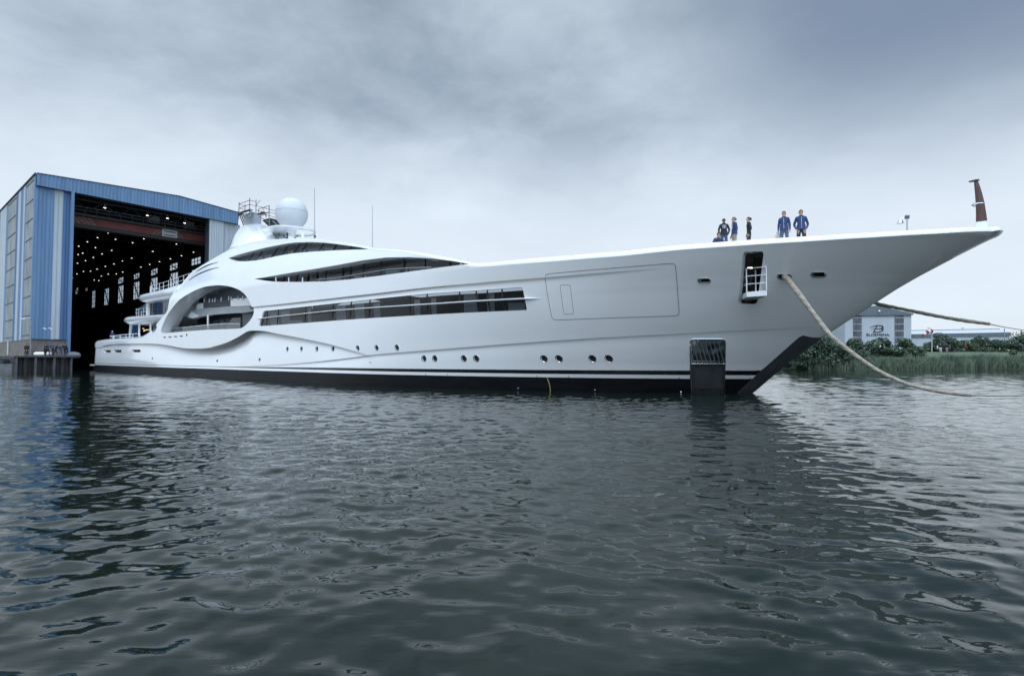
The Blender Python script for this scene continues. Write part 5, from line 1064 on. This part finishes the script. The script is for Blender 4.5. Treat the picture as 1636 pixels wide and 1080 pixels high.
def person(label, loc, yaw, height=1.76, top='jblue', legs='jeans', hair='hair', pose='stand', group=None, extra=None, hat=None):
    """faces local -Y; loc = feet"""
    s_ = height/1.76; root = empty('person', loc, label, 'person', group); ca, sa__ = math.cos(yaw), math.sin(yaw)
    ln_ = {'stand': 0, 'pocket': 0, 'lean': .45, 'haul': .35, 'crouch': .5, 'side': .03}[pose]; cz_ = .52 if pose == 'crouch' else .95
    def up(z, x=0, y=0):      # a torso point bent forward at the hip
        dz = z-.95; return (x, -dz*math.sin(ln_)+y*math.cos(ln_), cz_+dz*math.cos(ln_)+y*math.sin(ln_))
    nd = {'pelvis': (0, 0, cz_, (.155, .105)), 'waist': (*up(1.10), (.145, .10)), 'chest': (*up(1.30), (.175, .115)), 'upchest': (*up(1.42), (.15, .09)), 'neck': (*up(1.50, 0, -.01), .055), 'jaw': (*up(1.575, 0, -.03), (.07, .08)), 'brow': (*up(1.66, 0, -.015), (.076, .092)), 'crown': (*up(1.725, 0, 0), (.058, .07))}
    ed = [('pelvis', 'waist'), ('waist', 'chest'), ('chest', 'upchest'), ('upchest', 'neck'), ('neck', 'jaw'), ('jaw', 'brow'), ('brow', 'crown')]
    for sg, S in ((-1, 'L'), (1, 'R')):
        if pose == 'crouch': leg_ = [('hip', (.09*sg, -.02, .50), .09), ('knee', (.13*sg, -.38, .52), .065), ('ankle', (.12*sg, -.22, .09), .042), ('toe', (.13*sg, -.38, .03), .04)]
        else:
            sp = .05 if pose in ('lean', 'haul') else 0; leg_ = [('hip', (.095*sg, 0, .86), .098), ('knee', (.115*sg, -.02-sp*sg*2, .48), .068), ('ankle', (.125*sg, .01-sp*sg*4, .09), .045), ('toe', (.145*sg, -.13-sp*sg*4, .035), .04)]
        pv = 'pelvis'
        for n_, p, r_ in leg_: nd[n_+S] = (*p, r_); ed.append((pv, n_+S)); pv = n_+S
        sh = up(1.41, .168*sg, 0)
        if pose == 'pocket': el, wr_, hn = up(1.14, .265*sg, .06), up(.96, .21*sg, -.05), up(.88, .17*sg, -.07)
        elif pose in ('lean', 'haul'): el, wr_, hn = (sh[0]*1.1, sh[1]-.10, sh[2]-.27), (sh[0]*.8, sh[1]-.32, sh[2]-.36), (sh[0]*.75, sh[1]-.40, sh[2]-.38)
        elif pose == 'crouch': el, wr_, hn = (.25*sg, -.32, .78), (.16*sg, -.50, .66), (.14*sg, -.57, .62)
        else: el, wr_, hn = up(1.13, .225*sg, .03), up(.90, .235*sg, -.04), up(.82, .235*sg, -.07)
        for n_, p, r_ in (('shoulder', sh, .072), ('elbow', el, .056), ('wrist', wr_, .036), ('palm', hn, (.04, .022))): nd[n_+S] = (*p, r_)
        ed += [('upchest', 'shoulder'+S), ('shoulder'+S, 'elbow'+S), ('elbow'+S, 'wrist'+S), ('wrist'+S, 'palm'+S)]
        dn = np.array(hn)-np.array(wr_); dn /= np.linalg.norm(dn)
        for q_ in range(4):
            o1 = np.array(hn)+dn*.05+np.array([0, (q_-1.5)*.02, 0]); o2 = o1+dn*(.045-.006*abs(q_-1.3))+np.array([-.015*sg, 0, -.004]); nd['f%d%s' % (q_, S)] = (*o1, .0095); nd['g%d%s' % (q_, S)] = (*o2, .008); ed += [('palm'+S, 'f%d%s' % (q_, S)), ('f%d%s' % (q_, S), 'g%d%s' % (q_, S))]
        o1 = np.array(hn)+dn*.01+np.array([-.01*sg, -.045, 0]); nd['th'+S] = (*o1, .010); nd['ti'+S] = (*(o1+dn*.03), .009); ed += [('palm'+S, 'th'+S), ('th'+S, 'ti'+S)]
    bt2 = {'crouch': .0}.get(pose, .93)
    def zone(c, n_):
        if n_[:2] in ('pa', 'th', 'ti') or n_[0] in 'fg' and n_[1].isdigit() or n_ in ('neck', 'jaw', 'brow', 'crown'): return 0
        if n_.startswith('ankle') and c[2] < .1 or n_.startswith('toe'): return 3
        if n_[:3] in ('hip', 'kne', 'ank'): return 2
        if n_ == 'pelvis': return 2 if c[2] < cz_-.02 else 1
        return 1
    o = skin_body('body', nd, ed, root, [M['skin'], M[top], M[legs], M['shoe']], zone, loc, yaw, s_)
    hc = np.array(up(1.675, 0, .012)); mb = MB()
    rg = []
    for j in range(7):
        a = j/6*math.pi*.62; rg.append([hc+np.array([math.sin(a)*.086*math.cos(u), math.sin(a)*.102*math.sin(u)+.008+(.02 if math.sin(u) > 0 else 0)*math.sin(a), math.cos(a)*.085-(.04 if math.sin(u) > .2 else 0)*j/6+(.045 if math.sin(u) < -.5 else 0)*j/6]) for u in np.linspace(0, 2*math.pi, 14, endpoint=False)])
    def tw(v): v = np.array(v); return np.stack([v[:, 0]*ca-v[:, 1]*sa__, v[:, 0]*sa__+v[:, 1]*ca, v[:, 2]], 1)*s_+np.array(loc)
    mb.loft(rg[::-1]); mb.v = [tuple(q) for q in tw(mb.v)]; mb.build('helmet' if hat else 'hair', M[hat or hair], root)
    fb = MB(); j = np.array(up(1.62, 0, -.105)); fb.loft([[j+np.array(q) for q in ring] for ring in ([(-.016, .02, -.02), (.016, .02, -.02), (0, -.02, -.018)], [(-.007, .02, .03), (.007, .02, .03), (0, .004, .03)])]); fb.v = [tuple(q) for q in tw(fb.v)]; fb.build('nose', M['skin'], root)
    for sg in (-1, 1):
        e = MB().sphere(np.array(up(1.655, .03*sg, -.097)), .011, 8, 6); e.v = [tuple(q) for q in tw(e.v)]; e.build('eye', M['shoe'], root)
        e = MB().sphere(np.array(up(1.64, .077*sg, .0)), (.012, .022, .032), 8, 6); e.v = [tuple(q) for q in tw(e.v)]; e.build('ear', M['skin'], root)
    if extra: extra(root, tw, up)
    return root
def collar(m, z=1.49):
    def f_(root, tw, up):
        mb = MB(); mb.tube([np.array(up(z, .075*math.cos(u), .075*math.sin(u))) for u in np.linspace(0, 2*math.pi, 13)], .022, 6); mb.v = [tuple(q) for q in tw(mb.v)]; mb.build('collar', M[m], root)
    return f_
def hem(m, z=.9):
    def f_(root, tw, up):
        rg = [[np.array(up(zz_, rx*math.cos(u), ry*math.sin(u))) for u in np.linspace(0, 2*math.pi, 18, endpoint=False)] for zz_, rx, ry in ((z, .185, .13), (z+.05, .18, .128), (z+.22, .172, .122))]; mb = MB().loft(rg, cap=False); mb.v = [tuple(q) for q in tw(mb.v)]; mb.build('jacket_hem', M[m], root)
    return f_
def logo(root, tw, up):
    collar('jnavy')(root, tw, up); hem('jnavy')(root, tw, up)
    c = lambda r_, u: np.array(up(1.31+r_*math.sin(u), r_*math.cos(u)-.0, .155)); mb = MB(); mb.tube([c(.085, u) for u in np.linspace(0, 2*math.pi, 25)], .008, 5)
    mb.tube([c(.05, 1.2), c(.0, 1.2), c(.05, 4.4)], .014, 5); mb.tube([c(.045, .3), c(.02, .6), c(.0, 1)], .008, 5); mb.tube([c(.045, 3.5), c(.02, 3.8), c(.0, 4)], .008, 5)
    mb.v = [tuple(q) for q in tw(mb.v)]; mb.build('back_emblem', M['wht'], root)
def shirt(root, tw, up):
    collar('jblue')(root, tw, up); hem('jblue')(root, tw, up); mb = MB(); mb.prism([np.array(up(z, x, -.124)) for x, z in ((-.045, 1.46), (.045, 1.46), (.03, 1.2), (-.03, 1.2))], (0, .02, 0)); mb.v = [tuple(q) for q in tw(mb.v)]; mb.build('shirt', M['wht'], root)
def std(m):
    def f_(root, tw, up): collar(m)(root, tw, up); hem(m)(root, tw, up); mb = MB(); mb.tube([np.array(up(z, 0, -.128)) for z in (.95, 1.2, 1.44)], .006, 4); mb.v = [tuple(q) for q in tw(mb.v)]; mb.build('zip', M['wht'], root)
    return f_
def on_deck(x, ytop, k, cut=0):
    p = at_k(x, ytop, k); s_ = float((p[:2]-O2)@U2); t_ = float((p[:2]-O2)@N2); q = F(s_, float(vtop(s_))); T_ = q[1]; dz = q[2]+.45*min(1, T_/3)*(1-(t_/T_)**2); return np.array([p[0], p[1], dz]), p[2]-dz
cam_yaw = lambda x: -math.atan((x-818)/FPX)      # facing the camera
for x, y, k, yo, top, legs, hr_, pose, ex, lbl in [
    (1156.3, 349.4, 26.0, math.pi+.1, 'jnavy', 'jeans', 'hair', 'pocket', logo, 'person on the foredeck turned away, navy jacket with round white back emblem'),
    (1173, 347, 26.2, -1.15, 'jblue', 'khaki', 'hair2', 'side', shirt, 'person on the foredeck in open blue jacket, white shirt and khaki trousers'),
    (1196, 347, 26.2, -1.4, 'jblack', 'dtr', 'hair', 'pocket', collar('jblack'), 'person on the foredeck in all black, standing in profile'),
    (1252.3, 337.7, 25.4, -.1, 'jblue', 'jeans', 'hair', 'stand', std('jblue'), 'person on the foredeck in blue jacket and jeans, arms hanging, white bag behind'),
    (1279.5, 335.4, 25.4, .1, 'jblue', 'dtr', 'hair', 'pocket', std('jblue'), 'person on the foredeck in blue jacket and dark trousers, hands in pockets, nearest the bow')]:
    p, h = on_deck(x, y, k); person(lbl, p, cam_yaw(x)+yo, h, top, legs, hr_, pose, extra=ex)
p, h = on_deck(1145.8, 373.3, 26.0); person('person in blue sitting low on the foredeck, only head and shoulders showing', p+Z3*(h-1.22), cam_yaw(1146)+.2, 1.70, 'jblue', 'dtr', 'hair', 'crouch', extra=collar('jblue'))
p, h = on_deck(1244, 368, 25.9); o = MB().loft([[p+np.array([x*w_, y*.5*w_, z]) for x, y in ((-.17, -.17), (.17, -.17), (.17, .17), (-.17, .17))] for z, w_ in ((0, .9), (.35, 1), (.75, 1), (.92, .7), (1.0, .45))]).build('white_bag', mat('white_sack', (.62, .62, .60), .9, var=.15, bump=.5)); tag(o, 'tall whitish sack beside the person in jeans on the foredeck', 'bag')
p = P3(322.5, 473.5, 5.5); person('person in blue standing on the grey wing inside the arch', p-Z3*1.76, 1.0, 1.76, 'jblue', 'jeans', 'hair', 'stand', extra=collar('jblue'))
p = P3(179.5, 528.3, 4.0); person('person in blue with a white helmet standing on the aft deck', p-Z3*1.8, .8, 1.76, 'jblue', 'jeans', 'hair', 'stand', extra=collar('jblue'), hat='wht')
for x, k, yo, top, legs, pose, hh, lbl in [(71.5, 69.6, 2.6, 'jnavy', 'dtr', 'haul', 1.6, 'person in dark clothes, leftmost of the crew at the quay edge'), (76, 69.9, 1.2, 'jblue', 'dtr', 'lean', 1.65, 'person in blue bending over on the quay beside the white fender'), (84.5, 69.6, -.8, 'jeans', 'dtr', 'lean', 1.7, 'person in grey blue top leaning back on a rope, middle of the quay crew'), (88.5, 70.0, 1.4, 'jnavy', 'dtr', 'haul', 1.55, 'person in navy crouching right of the grey blue topped worker'), (96.8, 69.8, .4, 'jblue', 'jeans', 'stand', 1.45, 'person in blue standing before the bright blue door jamb'), (103.5, 69.8, -.6, 'jblack', 'dtr', 'haul', 1.6, 'person in black leaning beside the blue door jamb'), (107.5, 69.6, -1.2, 'jnavy', 'dtr', 'lean', 1.6, 'rightmost person of the quay crew, leaning to the water')]:
    p = at_k(x, 569, k); p[2] = QZ+.06; person(lbl, p, cam_yaw(x)+yo, hh, top, legs, 'hair', pose, group='dock workers on the quay')
for x, lbl in ((41.5, 'slim person in black by the concrete wall, left of two'), (45, 'slim person in black by the hall corner, right of two')): p = at_k(x, 567, 71.7); p[2] = QZ-.05; person(lbl, p, 0, 1.72, 'jblack', 'dtr', 'hair', 'pocket')
for x, ytop, k, yo, top, legs, hh, lbl in [(1498, 550.8, 106, 1.2, 'wht', 'dtr', 1.5, 'person in white top, leftmost of the group by the windsock'), (1502.8, 548, 106, .3, 'jnavy', 'wht', 1.76, 'person in dark top and white trousers on the lawn'), (1508.5, 549, 107, .1, 'jnavy', 'dtr', 1.7, 'person in dark clothes right of the one in white trousers'), (1513, 548.5, 106.5, -.4, 'jnavy', 'khaki', 1.76, 'person in dark top and light trousers in the lawn group'), (1517.5, 551, 106, -.8, 'jeans', 'dtr', 1.55, 'rightmost person of the group on the lawn, in grey blue'), (1543, 549.5, 112, .2, 'redcoat', 'dtr', 1.7, 'person in a red coat before the flowering tree'), (1576.5, 547, 104, .1, 'jblack', 'dtr', 1.76, 'lone person in black standing apart on the lawn')]:
    p = at_k(x, 560, k); p[2] = gz(k); person(lbl, p, cam_yaw(x)+yo, hh, top, legs, 'hair', 'stand', group='people on the lawn')

# ------------------------------------------------------------------ ropes
def rope(name, pts, rad, m, label, cat='rope', sp=.25, strands=True):
    P_ = smoothpoly(pts, 3, False); P_ = resample(P_, sp); L_ = np.linspace(0, 1, len(P_)); r_ = np.interp(L_, np.linspace(0, 1, len(rad)), rad)
    if not strands: return tag(MB().tube(P_, list(r_), 8).build(name, m), label, cat)
    mb = MB(); P_ = resample(P_, .04) if sp > .04 else P_; n_ = len(P_); r_ = np.interp(np.linspace(0, 1, n_), np.linspace(0, 1, len(rad)), rad); d = np.gradient(P_, axis=0); d /= np.linalg.norm(d, axis=1, keepdims=True)
    a = np.cross(d, Z3); a /= np.linalg.norm(a, axis=1, keepdims=True); b = np.cross(d, a); s__ = np.concatenate([[0], np.cumsum(np.linalg.norm(np.diff(P_, axis=0), axis=1))])
    v = []; ns_ = 12
    for k in range(ns_):
        ph = 2*math.pi*k/ns_; rr_ = r_*(1+.16*np.abs(np.sin(1.5*ph+s__*9))-.08)*(1+.06*np.sin(s__*4.3)); v.append(P_+a*(rr_*math.cos(ph))[:, None]+b*(rr_*math.sin(ph))[:, None])
    V_ = np.stack(v, 1).reshape(-1, 3); f = [(i*ns_+k, i*ns_+(k+1) % ns_, (i+1)*ns_+(k+1) % ns_, (i+1)*ns_+k) for i in range(n_-1) for k in range(ns_)]+[tuple(range(ns_))[::-1], tuple((n_-1)*ns_+k for k in range(ns_))]
    return tag(obj(name, V_, f, m, smooth=False), label, cat)
fs_, fz_, _c = fair[1]; fp = world(F(fs_, fz_)); fp_in = world(F(fs_, fz_), -.3)
path = [(1258, 445), (1266, 456), (1276.7, 470), (1296, 496), (1316.6, 523.7), (1330, 539), (1364.6, 566.5), (1399, 590.5), (1433, 607.7), (1467, 619), (1501.7, 625.8), (1536, 630.4), (1549.7, 631.6)]
ks_ = np.linspace(np.linalg.norm(fp[:2]*[0, 1])-.15, 15.2, len(path)); p1 = [fp_in, fp+N3*.05]+[at_k(x, y, k) for (x, y), k in zip(path, ks_)]
rope('towing_rope', p1, [.10, .105, .085, .075, .065, .058, .05, .042], M['rope'], 'thick pale rope hanging from the bow fairlead down towards the water')
e1_ = at_k(1549, 631.6, 15.2); rope('tow_wire', [e1_, at_k(1590, 632.6, 14.6), at_k(1636, 632, 14.2), at_k(1760, 628, 13)], [.016, .012, .012], M['wire'], 'thin wire continuing from the end of the lower rope', 'wire', strands=False)
q = F(fair[2][0], fair[2][1]+.0); pf = V(q[0], -q[1], q[2])
path = [(1396, 485.2), (1433, 492), (1467, 499), (1501.7, 506), (1536, 511.7), (1570, 516.2), (1580, 517.6)]; ks_ = np.linspace(24.5, 21.5, len(path)); p2 = [pf]+[at_k(x, y, k) for (x, y), k in zip(path, ks_)]
rope('towing_rope', p2, [.085, .08, .07, .07, .07, .06], M['rope'], 'thick rope leading right from behind the bow, in front of the sheds')
e2_ = at_k(1579, 517.5, 21.5); rope('tow_wire', [e2_, at_k(1604.6, 522.8, 21), at_k(1636, 527.8, 20.5), at_k(1760, 545, 19)], [.025, .016, .014, .014], M['wire'], 'thin wire continuing from the end of the upper rope', 'wire', strands=False)
s_, z_ = inv(875, 604); qa = world(F(s_, z_), .03); s2_, z2_ = inv(880, 624); qb = world(F(s2_, z2_), .03); qb2 = np.array([qb[0], qb[1], -.1])
rope('yellow_line', [qa, qa*.5+qb*.5+U3*.04, qb, qb2], [.022, .025, .018], mat('yellow_rope', (.42, .36, .16), .8), 'short yellowish line hanging down the black boot topping', 'rope', strands=False)

# ------------------------------------------------------------------ scaffold round the mast
sca = empty('scaffold', P3(400, 372, 0), 'galvanised tube scaffold standing round the top of the mast tower', 'scaffold')
SX = lambda x, y: (365+x/10.907, 310+y/10.907)
stt = {'a': (180, 150, 440, 1.6), 'b': (289, 185, 290, -1.2), 'c': (367, 75, 380, 1.6), 'd': (477, 105, 400, -.5), 'e': (705, 205, 560, .9), 'f': (525, 265, 340, -1.6), 'g': (820, 290, 400, -1.4), 'h': (655, 330, 420, -1.6)}
for k_, (x, y0, y1, t_) in stt.items():
    a = P3(*SX(x, y1), t_); b = P3(*SX(x, y0), t_); b = np.array([a[0], a[1], b[2]]); MB().tube([a, b], .035, 6).build('standard', M['trim'], sca)
for (x0, y0, t0), (x1, y1, t1) in [((180, 182, 1.6), (367, 112, 1.6)), ((180, 255, 1.6), (367, 185, 1.6)), ((180, 325, 1.6), (367, 268, 1.6)), ((367, 112, 1.6), (477, 135, -.5)), ((367, 185, 1.6), (477, 208, -.5)), ((180, 185, 1.6), (289, 210, -1.2)), ((180, 250, 1.6), (289, 275, -1.2)), ((477, 208, -.5), (705, 268, .9)), ((477, 280, -.5), (705, 340, .9)), ((477, 208, -.5), (550, 112, -1)), ((525, 265, -1.6), (705, 208, .9)), ((705, 208, .9), (590, 250, -1.6)), ((705, 268, .9), (820, 298, -1.4)), ((705, 320, .9), (820, 350, -1.4)), ((705, 375, .9), (830, 420, -1.4)), ((540, 400, .9), (640, 450, .9)), ((545, 400, -1), (705, 310, .9)), ((520, 350, .9), (705, 375, .9)), ((600, 250, -1.5), (655, 400, -1.5)), ((290, 345, 1.6), (530, 360, 1.6))]:
    MB().tube([P3(*SX(x0, y0), t0), P3(*SX(x1, y1), t1)], .028, 6).build('ledger', M['trim'], sca)
for pts in ([(195, 318), (375, 262), (430, 275), (235, 333)], [(500, 350), (580, 312), (655, 328), (540, 362)]):
    MB().prism([P3(*SX(x, y), t_) for (x, y), t_ in zip(pts, (1.6, 1.6, .4, .4))], Z3*-.06).build('board', M['rubber'], sca, smooth=False)
mb = MB().prism([P3(*SX(x, y), t_) for (x, y), t_ in (((590, 465), 1.0), ((715, 425), .2), ((830, 450), -.4), ((895, 550), -.4), ((735, 585), 1.0))], -N3*.2); mb.build('dark_netting', M['dark'], sca, smooth=False)
for (x0, y0), (x1, y1) in (((770, 470), (870, 560)), ((640, 465), (690, 490)), ((712, 430), (712, 580))): MB().tube([P3(*SX(x0, y0), 1.05), P3(*SX(x1, y1), 1.05)], .035, 6).build('brace', M['steel'], sca)
MB().tube([P3(*SX(365, 382), 1.2), P3(*SX(405, 290), 1.2)], .12, 8).build('mast_sensor', M['plastic'], yacht)
